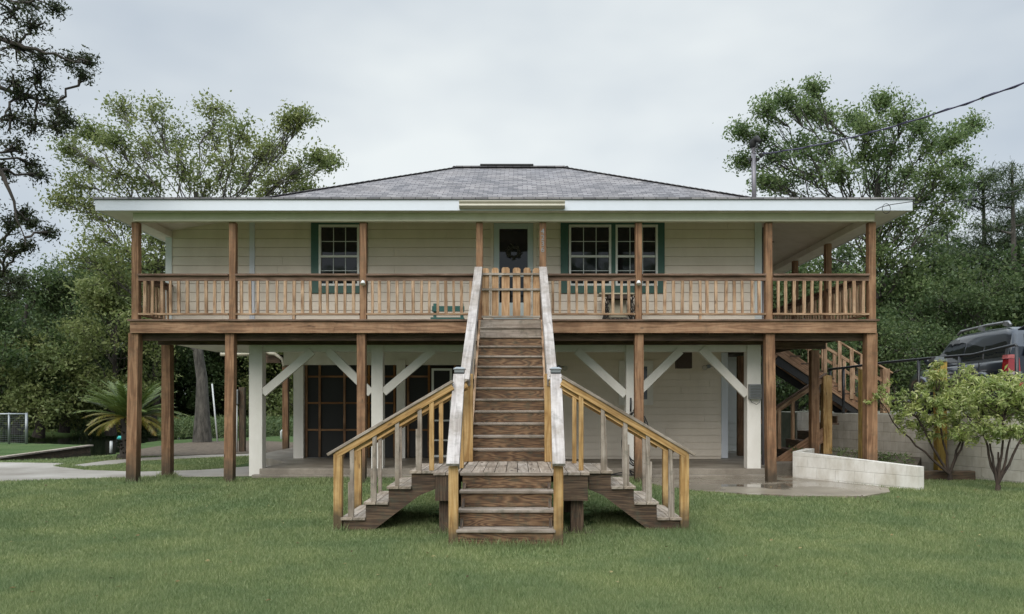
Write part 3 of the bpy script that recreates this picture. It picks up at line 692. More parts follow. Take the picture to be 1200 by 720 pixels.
# picket gate at the stair head
gate = empty('picket_gate', (fx[3] + .1, 14.42, DT), 'low pine picket gate with dog-eared boards closing the top of the front stairs', 'gate')
for px0, px1, top in ((565.3, 573, 314.5), (576.4, 584.3, 314), (587.8, 597.2, 313.5), (601, 609.8, 314), (613.6, 621.8, 314), (624.4, 632.4, 314.5)):
    x0, x1, zt2 = X(px0, 14.45), X(px1, 14.45), Z(top, 14.45); b = MB(); e = .028
    pl = [(x0, DT + .04), (x1, DT + .04), (x1, zt2 - e), (x1 - e, zt2), (x0 + e, zt2), (x0, zt2 - e)]
    ou = random.uniform(0, 30)
    b.face([(x, 14.44, z) for x, z in pl], [(z + ou, x) for x, z in pl]); b.face([(x, 14.46, z) for x, z in pl[::-1]], [(z + ou, x) for x, z in pl[::-1]])
    for i in range(6):
        a, c = pl[i], pl[(i + 1) % 6]; b.face([(a[0], 14.44, a[1]), (a[0], 14.46, a[1]), (c[0], 14.46, c[1]), (c[0], 14.44, c[1])], [(ou, 0), (ou, .02), (ou + .1, .02), (ou + .1, 0)])
    b.build('picket', M['picket'], gate)
for py in (321.5, 339.5, 371.5):
    b = MB(); b.box(X(564.5, 14.42), X(633, 14.42), 14.40, 14.437, Z(py, 14.42) - .02, Z(py, 14.42) + .02); b.build('rail', M['grey'], gate, .003)
for px in (574.7, 622.9):
    b = MB(); b.box(X(px, 14.42) - .014, X(px, 14.42) + .014, 14.405, 14.434, Z(369, 14.42), Z(323.5, 14.42)); b.build('stile', M['grey'], gate)

# ---------------------------------------------------------------- FRONT STAIRCASE
st = empty('front_staircase', (-.15, 11, 0), 'tall weathered timber staircase rising straight from the lawn to the deck gate', 'staircase')
SX = -.15; HW = .555; LZ = .80
YD1, YL1, YL0, YB = 14.43, 11.5, 9.62, 8.92              # top nosing, landing back, landing front, lowest nosing
Rz = (DT - LZ) / 13; run = (YD1 - YL1) / 13 * 1.0
def tread(y, z, mat='tread'):
    b = MB(); b.box(SX - HW, SX + HW, y, y + run + .02, z - .032, z); b.build('tread', M[mat], st, .008)
def riser(y, z0, z1, mat='riser'):
    b = MB(); b.box(SX - HW + .002, SX + HW - .002, y, y + .02, z0, z1); b.build('riser', M[mat], st)
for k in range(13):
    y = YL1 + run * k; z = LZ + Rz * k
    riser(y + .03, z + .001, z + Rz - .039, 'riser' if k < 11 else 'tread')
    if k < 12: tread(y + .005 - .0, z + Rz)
r2 = (YL0 - YB) / 3; R2 = LZ / 4
for k in range(4):
    y = YB + r2 * k
    riser(y + .03, R2 * k - (.15 if k == 0 else -.001), R2 * (k + 1) - .039)
    if k < 3:
        b = MB(); b.box(SX - HW - .02, SX + HW + .02, y, y + r2 + .02, R2 * (k + 1) - .038, R2 * (k + 1)); b.build('tread', M['tread'], st, .009)
# landing boards run front to back
b = MB(); x = SX - HW - .03; b.box(SX - HW - .02, SX + HW + .02, YL0 + .0, YL0 + .035, LZ - .04, LZ - .001); 
while x < SX + HW + .02:
    w_ = .136; b.box(x, min(x + w_, SX + HW + .05), YL0 + .037, YL1 + .02, LZ - .038, LZ); x += w_ + .008
b.build('landing_boards', M['tread'], st, .004)
for s, x0, x1 in ((-1, -1.07, SX - HW - .035), (1, SX + HW + .055, .885)):
    xx = x0; b = MB()
    while xx < x1 - .05: b.box(xx, min(xx + .15, x1), YL0 + .03, YL1 + .02, LZ - .038, LZ); xx += .157
    b.build('side_landing_boards', M['tread'], st, .004)
for x0, x1 in ((-1.05, SX - HW - .06), (SX + HW + .08, .865)):
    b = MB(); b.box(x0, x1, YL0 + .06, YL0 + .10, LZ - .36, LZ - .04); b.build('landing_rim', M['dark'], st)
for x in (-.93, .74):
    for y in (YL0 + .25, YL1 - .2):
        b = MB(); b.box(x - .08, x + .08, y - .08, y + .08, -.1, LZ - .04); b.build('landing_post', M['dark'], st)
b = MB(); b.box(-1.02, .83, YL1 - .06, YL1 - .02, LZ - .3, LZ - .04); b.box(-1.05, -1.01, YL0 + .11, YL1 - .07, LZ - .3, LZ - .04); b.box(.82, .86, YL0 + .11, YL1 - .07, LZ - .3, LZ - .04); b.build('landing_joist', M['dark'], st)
# stringers
for s in (-1, 1):
    xx = SX + s * (HW + .022)
    b = MB(); b.beam((xx, YL1 + .06, LZ + .02), (xx, YD1, DT - .14), .038, .30, plumb=False); b.build('stringer', M['rail'], st)
    xx = SX + s * (HW + .0)
    b = MB(); b.beam((SX + s * (HW - .03), YB + .1, .02), (SX + s * (HW - .03), YL0 + .06, LZ - .2), .035, .2); b.build('stringer', M['dark'], st)
# newels and handrails (main)
for s in (-1, 1):
    xb = SX + s * .61
    b = MB(); b.box(xb - .055, xb + .055, YB + .02, YB + .13, -.05, .93); b.build('newel', M['gold'], st, .006)
    xm = SX + s * .64; YM = 10.27
    b = MB(); b.box(xm - .055, xm + .055, YM - .03, YM + .08, LZ, 2.02); b.build('newel', M['gold'], st, .006)
    p0 = Vector((xb - s * .0, YB - .06, .955)); p1 = Vector((xm, YM - .05, 2.04))
    b = MB(); b.beam(p0, p1, .15, .038); b.build('handrail', M['bleached'], st, .006)
    b = MB(); b.beam(p0 + Vector((-s * .052, .1, -.02)), p1 + Vector((-s * .052, 0, -.065)), .036, .12); b.build('under_rail', M['bleached'], st, .004)
    # post cap lamp
    b = MB(); c = Vector((xm, YM + .02, 2.02))
    b.box(c.x - .062, c.x + .062, c.y - .062, c.y + .062, c.z, c.z + .05); pc = b.build('cap_light', M['blackmetal'], st, .004)
    b = MB(); b.box(c.x - .066, c.x + .066, c.y - .066, c.y + .066, c.z + .051, c.z + .088)
    q = [(c.x - .078, c.y - .078), (c.x + .078, c.y - .078), (c.x + .078, c.y + .078), (c.x - .078, c.y + .078)]
    b.prism(q, c.z + .089, c.z + .103)
    t_ = [(c.x - .04, c.y - .04), (c.x + .04, c.y - .04), (c.x + .04, c.y + .04), (c.x - .04, c.y + .04)]
    for i in range(4): b.face([(*q[i], c.z + .104), (*q[(i + 1) % 4], c.z + .104), (*t_[(i + 1) % 4], c.z + .125), (*t_[i], c.z + .125)])
    b.face([(*p, c.z + .125) for p in t_]); b.build('cap_top', M['galv'], pc, .003)
    # rear newel at the landing back and the upper rail
    xr = SX + s * .60
    b = MB(); b.box(xr - .07, xr + .07, YL1 - .1, YL1 - .0, LZ + .001, 2.10); b.build('newel', M['gold'], st, .006)
    p0 = Vector((SX + s * .645, YL1 - .25, 2.0)); p1 = Vector((SX + s * .60, 14.40, 4.20))
    b = MB(); b.beam(p0, p1, .145, .038); b.build('handrail', M['bleached'], st, .006)
    b = MB(); b.beam(p0 + Vector((-s * .06, .1, -.03)), p1 + Vector((-s * .055, 0, -.09)), .036, .13); b.build('under_rail', M['bleached'], st, .004)
    for k in range(1, 7):
        yy = YL1 + run * (k * 1.9 - .5); zz = LZ + Rz * (k * 1.9 - .5)
        if yy > 14.2: break
        b = MB(); b.box(xr + s * .025 - .02, xr + s * .025 + .02, yy, yy + .04, zz - .05, 1.93 + (yy - YL1 + .2) * .735); b.build('baluster', M['grey'], st)

# side flights
def side_flight(s, xa, label):
    """s=-1 left, +1 right; xa: outer edge of the landing tread row"""
    root = empty('side_steps', (xa + s * .5, 10.5, 0.05), label, 'steps', 'side steps of the front staircase landing')
    YF, YBk = 9.95, 11.15; tw = .295
    x_in = -1.08 if s < 0 else .895
    # top shelf level with landing
    def bx(b, x0, x1, *r): b.box(min(x0, x1), max(x0, x1), *r)
    edges = [x_in] + [xa + s * tw * k for k in range(4)]
    zs = [LZ - .003 - R2 * k for k in range(4)]
    for k in range(4):
        b = MB(); x0, x1 = edges[k], edges[k + 1] + s * .025
        w3 = (x1 - x0) / 2
        for j in range(2): bx(b, x0 + w3 * j + s * .003, x0 + w3 * (j + 1) - s * .003, YF - .05, YBk + .03, zs[k] - .036, zs[k])
        b.build('tread', M['grey'], root, .005)
        b = MB(); bx(b, edges[k + 1] - s * .005, edges[k + 1] - s * .025, YF + .03, YBk, zs[k] - R2 + .002 if k < 3 else -.05, zs[k] - .037); b.build('riser', M['dark'], root)
    for yy in (YF - .012, YBk - .0):
        b = MB(); pts = []
        # saw-tooth stringer
        top = [(x_in, zs[0] - .037)]
        for k in range(4):
            top += [(edges[k + 1], zs[k] - .037), (edges[k + 1], (zs[k + 1] - .037) if k < 3 else -.03)]
        bot = [(edges[3] - s * .02, -.03), (edges[1] - s * .1, zs[1] - .12), (x_in, zs[0] - .24)]
        pl = top + bot
        f = [(x, yy, z) for x, z in pl]; bk = [(x, yy + .038, z) for x, z in pl]
        uv = [(x, z) for x, z in pl]
        b.face(f if s > 0 else f[::-1], uv if s > 0 else uv[::-1]); b.face(bk[::-1] if s > 0 else bk, uv[::-1] if s > 0 else uv)
        n = len(pl)
        for i in range(n): b.face([f[i], f[(i + 1) % n], bk[(i + 1) % n], bk[i]])
        b.build('stringer', M['dark'], root)
    slope_ = (1.97 - 1.0) / 1.65
    xo = edges[4] + s * .06
    for yy in (YF, YBk):
        xin = SX + s * (.70 if yy < 10.5 else .60)
        zr = lambda x: 1.02 + (xo + s * .1 - x) * s * slope_
        # rails
        b = MB(); b.beam((xo + s * .13, yy, zr(xo + s * .13)), (xin, yy, zr(xin)), .14, .036, up=(0, 0, 1)); b.build('handrail', M['grey'], root, .004)
        b = MB(); b.beam((xo + s * .02, yy - .03, zr(xo + s * .02) - .065), (xin, yy - .03, zr(xin) - .065), .036, .085); b.build('under_rail', M['gold'], root, .003)
        x2 = xo - s * .16
        b = MB(); b.beam((xo - s * .12, yy + .03, zr(xo - s * .12) - .10), (xin, yy + .03, zr(xin) - .10), .036, .085); b.build('under_rail', M['gold'], root, .003)
        b = MB(); b.box(xo - .055, xo + .055, yy - .045, yy + .045, -.06, zr(xo) - .06); b.build('newel', M['gold'], root, .005)
        xs_ = [xa + s * (.04 + .145 * j) for j in range(-1, 6)]
        for j, x in enumerate(xs_):
            if (j + (0 if yy < 10.5 else 1)) % 2 or abs(x - xo) < .15: continue
            kk = min(3, max(0, math.ceil(((x - xa) * s) / tw)))
            mt = 'grey'
            b = MB(); b.box(x - .026, x + .026, yy - .036, yy - .0, zs[kk], zr(x) - .06); b.build('baluster', M[mt], root, .002)
            if random.random() < .8:
                b = MB(); b.box(x + s * .03 - .02, x + s * .03 + .02, yy - .03, yy + .005, zs[kk], zs[kk] + random.uniform(.4, .58)); b.build('baluster', M['grey'], root, .002)
        xg = -1.12 if s < 0 else .80
        b = MB(); b.box(xg - .03, xg + .03, yy - .04, yy, LZ, zr(xg) - .08); b.build('baluster', M['gold'], root, .003)
side_flight(-1, -1.38, 'left flight of short steps with golden handrail running down from the stair landing')
side_flight(1, 1.185, 'right flight of short steps with golden handrail running down from the stair landing')
# fallen leaves on the landing
leafb = MB()
for k in range(16):
    x, y = random.uniform(-.6, .35), random.uniform(YL0 + .1, YL1 - .1); r = random.uniform(.015, .035); a = random.uniform(0, 6.28); z = LZ + .006
    c, s_ = math.cos(a) * r, math.sin(a) * r
    leafb.face([(x - c, y - s_, z), (x + s_ * .4, y - c * .4, z + .006), (x + c, y + s_, z + .003), (x - s_ * .4, y + c * .4, z + .012)])
tag(leafb.build('fallen_leaves', M['brown']), 'scattered dark leaf litter lying on the stair landing', 'leaf litter', kind='stuff')

# ---------------------------------------------------------------- things on and under the deck
bn = empty('bench', (X(525.5, 15.3), 15.3, DT), 'low dark green bench on the deck left of the picket gate', 'bench')
q0, q1 = X(507, 15.3), X(544.5, 15.3)
b = MB(); b.box(q0, q1, 15.2, 15.24, Z(366, 15.3), Z(359.5, 15.3)); b.build('backrest', M['teal'], bn, .005)
b = MB(); b.box(q0 - .01, q1 + .01, 15.0, 15.2, DT + .05, DT + .1); b.build('seat', M['teal'], bn, .005)
for x in (q0 + .05, q1 - .05):
    b = MB(); b.box(x - .03, x + .03, 15.05, 15.1, DT, DT + .05); b.build('leg', M['teal'], bn); b = MB(); b.box(x - .03, x + .03, 15.242, 15.28, DT, DT + .4); b.build('leg', M['teal'], bn)
tb = empty('sewing_table', (X(723, 15.5), 15.5, DT), 'antique treadle sewing table with ornate black iron legs below the double window', 'table')
q0, q1, zt3 = X(707, 15.5), X(740, 15.5), Z(345, 15.5)
b = MB(); b.box(q0 - .1, q1 + .05, 15.3, 15.7, zt3 - .03, zt3); b.build('tabletop', M['cream'], tb, .006)
b = MB(); b.box(q0 + .08, q1 - .06, 15.32, 15.66, zt3 - .11, zt3 - .031); b.build('apron', M['brown'], tb)
b = MB(); b.box(q0 + .1, q1 - .1, 15.5, 15.53, DT + .16, zt3 - .12); b.build('back_panel', M['cream'], tb)
for s, xx in ((-1, q0 + .03), (1, q1 - .03)):
    b = MB()
    for y in (15.36, 15.64):
        pts = [(xx + .03 * math.sin(t * 9) * s, y, DT + t * (zt3 - DT - .04)) for t in np.linspace(0, 1, 14)]; b.tube(pts, .014, 6)
        pts = [(xx + .05 + .02 * s * math.sin(t * 14), y, DT + .05 + t * (zt3 - DT - .1)) for t in np.linspace(0, 1, 14)]; b.tube(pts, .010, 6)
    for z in (.08, .22, .36): b.tube([(xx, 15.34, DT + z), (xx + .03, 15.5, DT + z + .07), (xx, 15.66, DT + z)], .011, 6)
    for z in (.12, .3):
        b.tube([(xx + .03 + .04 * math.cos(t), 15.35, DT + z + .05 * math.sin(t)) for t in np.linspace(0, 6.3, 10)], .009, 5)
    b.build('leg', M['iron'], tb)
b = MB(); b.tube([(q0 + .02, 15.4, DT + .07), (q1 - .02, 15.4, DT + .07)], .014, 6)
for k in range(5):
    x = q0 + .1 + k * .085; b.tube([(x + .045 * math.cos(t), 15.38, DT + .075 + .045 * math.sin(t)) for t in np.linspace(0, 6.3, 9)], .01, 5)
b.build('treadle', M['iron'], tb)
b = MB(); c = at(235, 369 - 24, 15.82)
# meter box on the right column
mb = empty('meter_box', (X(883, 15.6), 15.6, Z(470, 15.6)), 'grey louvred electrical box on the right white column', 'electrical box')
x0, x1 = X(877.5, 15.6), X(891.5, 15.6); z0, z1 = Z(468, 15.6), Z(450.5, 15.6)
b = MB(); b.box(x0, x1, 15.54, 15.655, z0, z1); b.build('case', M['metal'], mb, .006)
b = MB()
for k in range(5): b.beam((x0 + .015, 15.53, z0 + .04 + k * .055), (x1 - .015, 15.53, z0 + .04 + k * .055), .02, .03, up=(0, -.6, 1))
b.build('louvre', M['galv'], mb)
b = MB(); b.tube([(x0 + .03, 15.6, z0), (x0 + .05, 15.58, z0 - .06), (x0 + .15, 15.57, z0 - .11), (x1 - .02, 15.58, z0 - .05), (x1 - .01, 15.6, z0)], .006, 5); b.build('wire', M['rubber'], mb)
# hose on the third column
hs = empty('garden_hose', (X(742, 15.5), 15.5, .25), 'black garden hose coiled on the white column right of the stairs', 'hose')
b = MB(); c = Vector((X(745, 15.45), 15.45, 1.0))
for j in range(5):
    ww = random.uniform(.16, .3); hh = random.uniform(.5, .65); yy = 15.42 + j * .035
    b.tube([(c.x + ww * math.sin(t) + .02 * math.sin(3 * t + j), yy + .02 * math.cos(t), 1.50 - hh * (1 - math.cos(t))) for t in np.linspace(0, 2 * math.pi, 22)], .013, 6, False)
b.build('coil', M['rubber'], hs)
b = MB(); b.tube([(c.x - .1, 15.5, .3), (c.x - .35, 15.4, .28), (c.x - .55, 15.2, .26), (c.x - .2, 15.3, .25), (c.x + .3, 15.35, .25), (c.x + .1, 15.5, .27)], .013, 6); b.build('loose_end', M['rubber'], hs)
b = MB(); b.tube([(c.x - .02, 15.6, 1.52), (c.x - .03, 15.4, 1.56), (c.x - .03, 15.36, 1.62)], .018, 6); b.tube([(c.x - .08, 15.6, 1.5), (c.x - .08, 15.58, 1.78)], .018, 6); b.build('hook', M['blackmetal'], hs)
bg_ = empty('plastic_bag', (X(753, 15.2), 15.2, .22), 'dark crumpled bag on the slab beside the hose', 'bag')
b = MB(); b.blob((X(753, 15.2), 15.25, .34), (.17, .13, .17), 5, 12, 8, .12); b.build('sack', M['rubber'], bg_); b = MB(); b.tube([(X(753, 15.2), 15.25, .46), (X(753, 15.2) + .02, 15.25, .56)], [.05, .03], 8); b.build('knot', M['rubber'], bg_)

# ---------------------------------------------------------------- garden walls
def wall_run(name, pts, z0, z1s, th, mat, label, cat='wall', cap=None):
    """pts in plan; z1s top per point"""
    root = empty(name, (pts[0][0], pts[0][1], z0), label, cat)
    b = MB(); n = len(pts); L = 0; P = [Vector(p) for p in pts]
    offs = []
    for i in range(n):
        d = (P[min(i + 1, n - 1)] - P[max(i - 1, 0)]).normalized(); offs.append(Vector((-d.y, d.x)) * th / 2)
    for i in range(n - 1):
        a, c = P[i], P[i + 1]; l = (c - a).length; oa, oc = offs[i], offs[i + 1]
        for sg in (1, -1):
            q = [(a + oa * sg), (c + oc * sg)]; fc = [(q[0].x, q[0].y, z0), (q[1].x, q[1].y, z0), (q[1].x, q[1].y, z1s[i + 1]), (q[0].x, q[0].y, z1s[i])]
            uv = [(L, z0), (L + l, z0), (L + l, z1s[i + 1]), (L, z1s[i])]
            if sg > 0: fc = fc[::-1]; uv = uv[::-1]
            b.face(fc, uv)
        t = [(a - oa), (c - oc), (c + oc), (a + oa)]; zz = [z1s[i], z1s[i + 1], z1s[i + 1], z1s[i]]
        b.face([(p.x, p.y, z) for p, z in zip(t, zz)], [(L, 50.08), (L + l, 50.08), (L + l, 50.13), (L, 50.13)]); L += l
    for i, sg in ((0, 1), (n - 1, -1)):
        a, o = P[i], offs[i] * sg; b.face([(a.x + o.x, a.y + o.y, z0), (a.x - o.x, a.y - o.y, z0), (a.x - o.x, a.y - o.y, z1s[i]), (a.x + o.x, a.y + o.y, z1s[i])], [(0, z0), (th, z0), (th, z1s[i]), (0, z1s[i])])
    b.build('block_courses', mat, root, .012); return root
M['whiteblock'] = blockmat('white_block', (.77, .75, .70), (.74, .72, .67), (.68, .66, .61))
wall_run('planter_wall', [(6.9, 13.25), (6.24, 14.375), (5.58, 15.5), (6.15, 16.3)], -.05, [.58, .64, .70, .72], .17, M['whiteblock'], 'low white painted block wall edging the planter beside the wet slab')
wall_run('retaining_wall', [(13.5, 3.2), (11.9, 7.6), (10.9, 10.2), (9.4, 14.4), (8.45, 17.1), (7.68, 19.3)], -.1, [1.43] * 6, .2, M['block'], 'tall off white concrete block retaining wall below the parked car')
wall_run('retaining_wall', [(7.75, 19.5), (7.05, 19.6)], 0, [1.45] * 2, .18, M['block'], 'short block wall end behind the brown lower steps')
b = MB(); b.box(X(1080, 15.0), X(1142, 15.0), 14.95, 15.15, .05, Z(552, 15.0)); tag(b.build('timber_edging', M['dark'], bevel=.02), 'dark sunken timber lying behind the shrub trunk at the retaining wall foot', 'timber')
# handrail on the retaining wall
hr = empty('pipe_handrail', (8.5, 17, 1.42), 'black pipe handrail along the top of the retaining wall', 'handrail')
def wl(t): # along wall from far end (0) to near end (1)
    return Vector((7.72 + (9.42 - 7.72) * t, 19.25 + (14.5 - 19.25) * t, 0))
tp = [(0, 2.52), (.12, 2.54), (.36, 2.6), (.62, 2.63), (.80, 2.64), (.98, 2.78)]
b = MB(); pts = [wl(t) + Vector((0, 0, z)) for t, z in tp]; pts.append(pts[-1] + Vector((.02, -.03, -.06))); b.tube(pts, .03, 8); b.build('top_rail', M['blackmetal'], hr)
for t, z in ((0.01, 2.5), (.10, 2.52), (.54, 2.6), (.74, 2.62), (.985, 2.74)):
    p = wl(t); b = MB(); b.tube([(p.x, p.y, 1.40), (p.x, p.y, z)], .035, 8); b.build('rail_post', M['blackmetal'], hr)
b = MB(); b.tube([wl(.36) + Vector((0, 0, 1.72)), wl(.98) + Vector((0, 0, 1.74))], .022, 6); b.build('lower_rail', M['galv'], hr)
# short posts
yp = empty('yellow_post', (X(1102, 15.8), 15.8, .17), 'yellow weathered timber post with grey cap behind the left shrub', 'post')
b = MB(); b.box(X(1096.5, 15.8), X(1107.5, 15.8), 15.72, 15.89, .1, Z(424, 15.8)); b.build('shaft', wood('yellow_post_wood', (.22, .13, .02), (.40, .26, .05), (.5, .36, .1), 5, True, .3), yp, .006)
b = MB(); b.box(X(1094.5, 15.7), X(1109.5, 15.7), 15.68, 15.92, Z(424, 15.8), Z(421, 15.8)); b.box(X(1097, 15.7), X(1107, 15.7), 15.72, 15.88, Z(421, 15.8), Z(418.5, 15.8)); b.build('cap', M['galv'], yp)
b = MB(); b.box(X(1008.2, 14.9), X(1013.6, 14.9), 14.85, 15.0, .4, Z(433, 14.9)); tag(b.build('timber_stake', wood('stake_wood', (.13, .08, .02), (.26, .17, .04), (.36, .25, .08), 5, True, .4), bevel=.004), 'narrow yellow timber stake against the right deck corner post', 'post')

# ---------------------------------------------------------------- rear side stairs
rs = empty('rear_staircase', (7.5, 20, .17), 'brown side staircase descending from the deck towards the parked car', 'staircase')
D0 = 20.2
def st_pt(px, py, D): return at(px, py, D)
a0, a1 = at(912, 410, D0), at(1015, 480, D0)
for dy in (0, 1.1):
    b = MB(); b.beam((a0.x, D0 + dy, a0.z), (a1.x, D0 + dy, a1.z), .05, .26); b.build('stringer', M['rim'], rs)
    b = MB(); b.beam((a0.x - .05, D0 + dy + .03, a0.z - .24), (a1.x + .1, D0 + dy + .03, a1.z - .24), .05, .24); b.build('carriage', M['rubber'], rs)
nst = 8
for k in range(nst):
    t = (k + .5) / nst; x = a0.x + (a1.x - a0.x) * t; z = a0.z + (a1.z - a0.z) * t + .12
    b = MB(); b.box(x - .14, x + .16, D0 - .03, D0 + 1.15, z - .02, z + .02); b.build('tread', M['joist'], rs)
for dy in (0, 1.1):
    r0_, r1_ = at(985, 402, D0), at(1043, 436, D0)
    sl = (r1_.z - r0_.z) / (r1_.x - r0_.x); xa_, xb_ = at(955, 0, D0).x, r1_.x; zf = lambda x: r0_.z + (x - r0_.x) * sl
    b = MB(); b.beam((xa_, D0 + dy, zf(xa_)), (xb_ + .05, D0 + dy, zf(xb_ + .05)), .12, .036); b.build('handrail', M['rail'], rs)
    b = MB(); b.beam((xa_, D0 + dy, zf(xa_) - .35), (xb_, D0 + dy, zf(xb_) - .35), .036, .08); b.build('mid_rail', M['rail'], rs)
    for px in (966, 983, 997, 1009, 1020):
        x = at(px, 0, D0).x; zl = a0.z + (a1.z - a0.z) * (x - a0.x) / (a1.x - a0.x)
        b = MB(); b.box(x - .045, x + .045, D0 + dy - .07, D0 + dy - .03, zl, zf(x)); b.build('baluster', M['rail'], rs)
    x = at(1037, 0, D0).x; b = MB(); b.box(x - .09, x + .09, D0 + dy - .09, D0 + dy + .09, 1.42, zf(x)); b.build('newel', M['rail'], rs, .005)
ls = empty('lower_steps', (6.9, 18.8, .17), 'dark lower flight with brown handrail between the slab and the retaining wall', 'steps')
D1_ = 18.7
for dy in (0, -1.0):
    p0, p1 = at(968, 438, D1_ + dy), at(886, 493, D1_ + dy)
    b = MB(); b.beam(p0, p1, .13, .036); b.build('handrail', M['cap'], ls)
    b = MB(); b.beam(p0 - Vector((0, 0, .1)), p1 - Vector((0, 0, .1)), .036, .09); b.build('under_rail', M['rail'], ls)
    for px in (896, 913, 929):
        t = (968 - px) / 82; q = p0.lerp(p1, t); b = MB(); b.box(q.x - .035, q.x + .035, q.y - .035, q.y + .035, max(.36, q.z - 1.0), q.z - .1); b.build('baluster', M['rail'], ls)
for k in range(6):
    z = 1.42 - .2 * (k + 1) + .0; x = at(962, 0, D1_).x - .28 * k
    b = MB(); b.box(x - .3, x + .02, D1_ - 1.0, D1_, z - .04, z); b.build('tread', M['joist'], ls)
    b = MB(); b.box(x - .02, x, D1_ - .98, D1_ - .02, z, z + .16); b.build('riser', M['dark'], ls)
b = MB(); b.beam((at(962, 0, D1_).x - .25, D1_ - 1.03, 1.02), (at(962, 0, D1_).x - 1.65, D1_ - 1.03, .1), .05, .28); b.build('stringer', M['rim'], ls)
b = MB(); x = at(965, 0, D1_ - .9).x; b.box(x - .07, x + .13, D1_ - 1.08, D1_ - .9, .36, Z(441, D1_ - .9)); b.build('newel', M['gold'], ls, .005)
b = MB(); b.box(X(966, 17.9), X(971.5, 17.9), 17.8, 17.95, .4, Z(440, 17.9)); b.build('newel_board', M['gold'], ls)

# ---------------------------------------------------------------- car
def car_build():
    car = empty('parked_car', (9.42, 14.9, 1.42), 'dark blue grey four by four with roof rack parked above the retaining wall', 'car')
    cp = newmat('car_paint'); cm, nt, bb = cp; bb.inputs['Base Color'].default_value = (.014, .021, .034, 1); bb.inputs['Metallic'].default_value = .35; bb.inputs['Roughness'].default_value = .28
    bb.inputs['Coat Weight'].default_value = .8; bb.inputs['Coat Roughness'].default_value = .05
    ang = math.atan2(.35, 4.7)                             # heading: away and slightly right
    O = Vector((9.42, 14.9, 1.42)); fw = Vector((math.sin(ang), math.cos(ang), 0)); rt = Vector((math.cos(ang), -math.sin(ang), 0))
    W2 = .94
    def P(l, s, z): return O + fw * l + rt * (W2 + s * W2) + Vector((0, 0, z))   # l from rear, s in -1..1 (left -1)
    def loft(b, stations, close=True):
        """stations: list of (l, [(s,z)...]) rings"""
        base = []
        for l, ring in stations:
            base.append(len(b.v)); b.v += [tuple(P(l + dl, s, z)) for (s, z, dl) in ring]
        n = len(stations[0][1])
        for a, c in zip(base, base[1:]):
            for k in range(n - 1):
                b.f.append((a + k, a + k + 1, c + k + 1, c + k)); b.sm.append(True); b.uv += [(0, 0)] * 4
        for bs, rev in ((base[0], False), (base[-1], True)):
            q = list(range(bs, bs + n));
            if rev: q.reverse()
            b.f.append(tuple(q)); b.sm.append(False); b.uv += [(0, 0)] * n
    def ring(zb_, zt_, wb=1.0, shoulder=.98, top=.9):
        half = [(-.8 * wb, zb_), (-.95 * wb, zb_ + .02), (-wb, zb_ + .12), (-1.01 * wb, (zb_ + zt_) / 2), (-shoulder, zt_ - .10), (-top, zt_ - .01)]
        pts = half + [(-s, z) for s, z in half[::-1]]; return [(s, z, 0) for s, z in pts]
    b = MB()
    loft(b, [(0.02, ring(.50, 1.12, .93, .93, .88)), (.12, ring(.45, 1.14, .985, .965, .9)), (.8, ring(.42, 1.15)), (1.5, ring(.38, 1.14)), (2.6, ring(.38, 1.12)), (3.3, ring(.38, 1.10)), (3.5, ring(.42, 1.10, 1, .97, .88)), (4.3, ring(.42, 1.03, .97, .94, .84)), (4.62, ring(.45, .95, .9, .88, .78)), (4.72, ring(.48, .85, .84, .8, .7))])
    body = b.build('body', cm, car)
    b = MB()
    def gring(zt_, wt, l0): # greenhouse
        half = [(-.93, 1.10), (-.90, 1.2), (-wt - .03, zt_ - .14), (-wt, zt_ - .04), (-wt + .12, zt_)]
        return [(s, z, 0) for s, z in half + [(-s, z) for s, z in half[::-1]]]
    loft(b, [(.05, [(s, z, d) for s, z, d in gring(1.35, .88, 0)]), (.16, gring(1.70, .80, 0)), (.42, gring(1.765, .78, 0)), (1.2, gring(1.79, .78, 0)), (2.2, gring(1.775, .77, 0)), (2.75, gring(1.70, .76, 0)), (3.1, gring(1.45, .80, 0)), (3.55, gring(1.15, .88, 0))])
    b.build('cabin', cm, car)
    def side_panel(b, corners, off=.012):
        """corners: (l,z) on the left glasshouse side"""
        def sx(z): return -(.905 + (.79 - .905) * (z - 1.2) / (1.62 - 1.2)) - off
        pts = [P(l, sx(z), z) for l, z in corners]; c = sum((p for p in pts), Vector()) / len(pts)
        inn = [P(l, sx(z) + .05, z) for l, z in corners]
        b.face(pts); b.face(inn[::-1]); n = len(pts)
        for i in range(n): b.face([pts[i], pts[(i + 1) % n], inn[(i + 1) % n], inn[i]])
    for cs in ([(.24, 1.17), (.27, 1.68), (1.12, 1.70), (1.0, 1.17)], [(1.06, 1.16), (1.18, 1.70), (1.84, 1.69), (1.9, 1.16)], [(1.96, 1.16), (1.90, 1.69), (2.60, 1.645), (3.22, 1.22), (3.25, 1.16)]):
        b = MB(); side_panel(b, cs); b.build('side_window', M['smoked'], car, .004)
    b = MB(); b.face([P(-.005, -.66, 1.17), P(-.005, .66, 1.17), P(.125, .60, 1.60), P(.125, -.60, 1.60)]); b.face([P(.04, -.66, 1.17), P(.15, -.60, 1.60), P(.15, .60, 1.60), P(.04, .66, 1.17)])
    b.build('rear_window', M['smoked'], car)
    b = MB(); b.beam(P(-.02, -.72, 1.715), P(-.02, .72, 1.715), .30, .03, up=(0, .25, 1)); b.build('spoiler', cm, car, .01)
    b = MB(); b.beam(P(-.07, -.97, .60), P(-.07, .97, .60), .2, .24); b.beam(P(.02, -1.02, .62), P(.5, -1.03, .62), .06, .2); b.build('bumper', M['blackmetal'], car, .03)
    b = MB(); b.beam(P(-.08, -.97, .745), P(-.08, .97, .745), .16, .045); b.build('bumper_step', cm, car, .015)
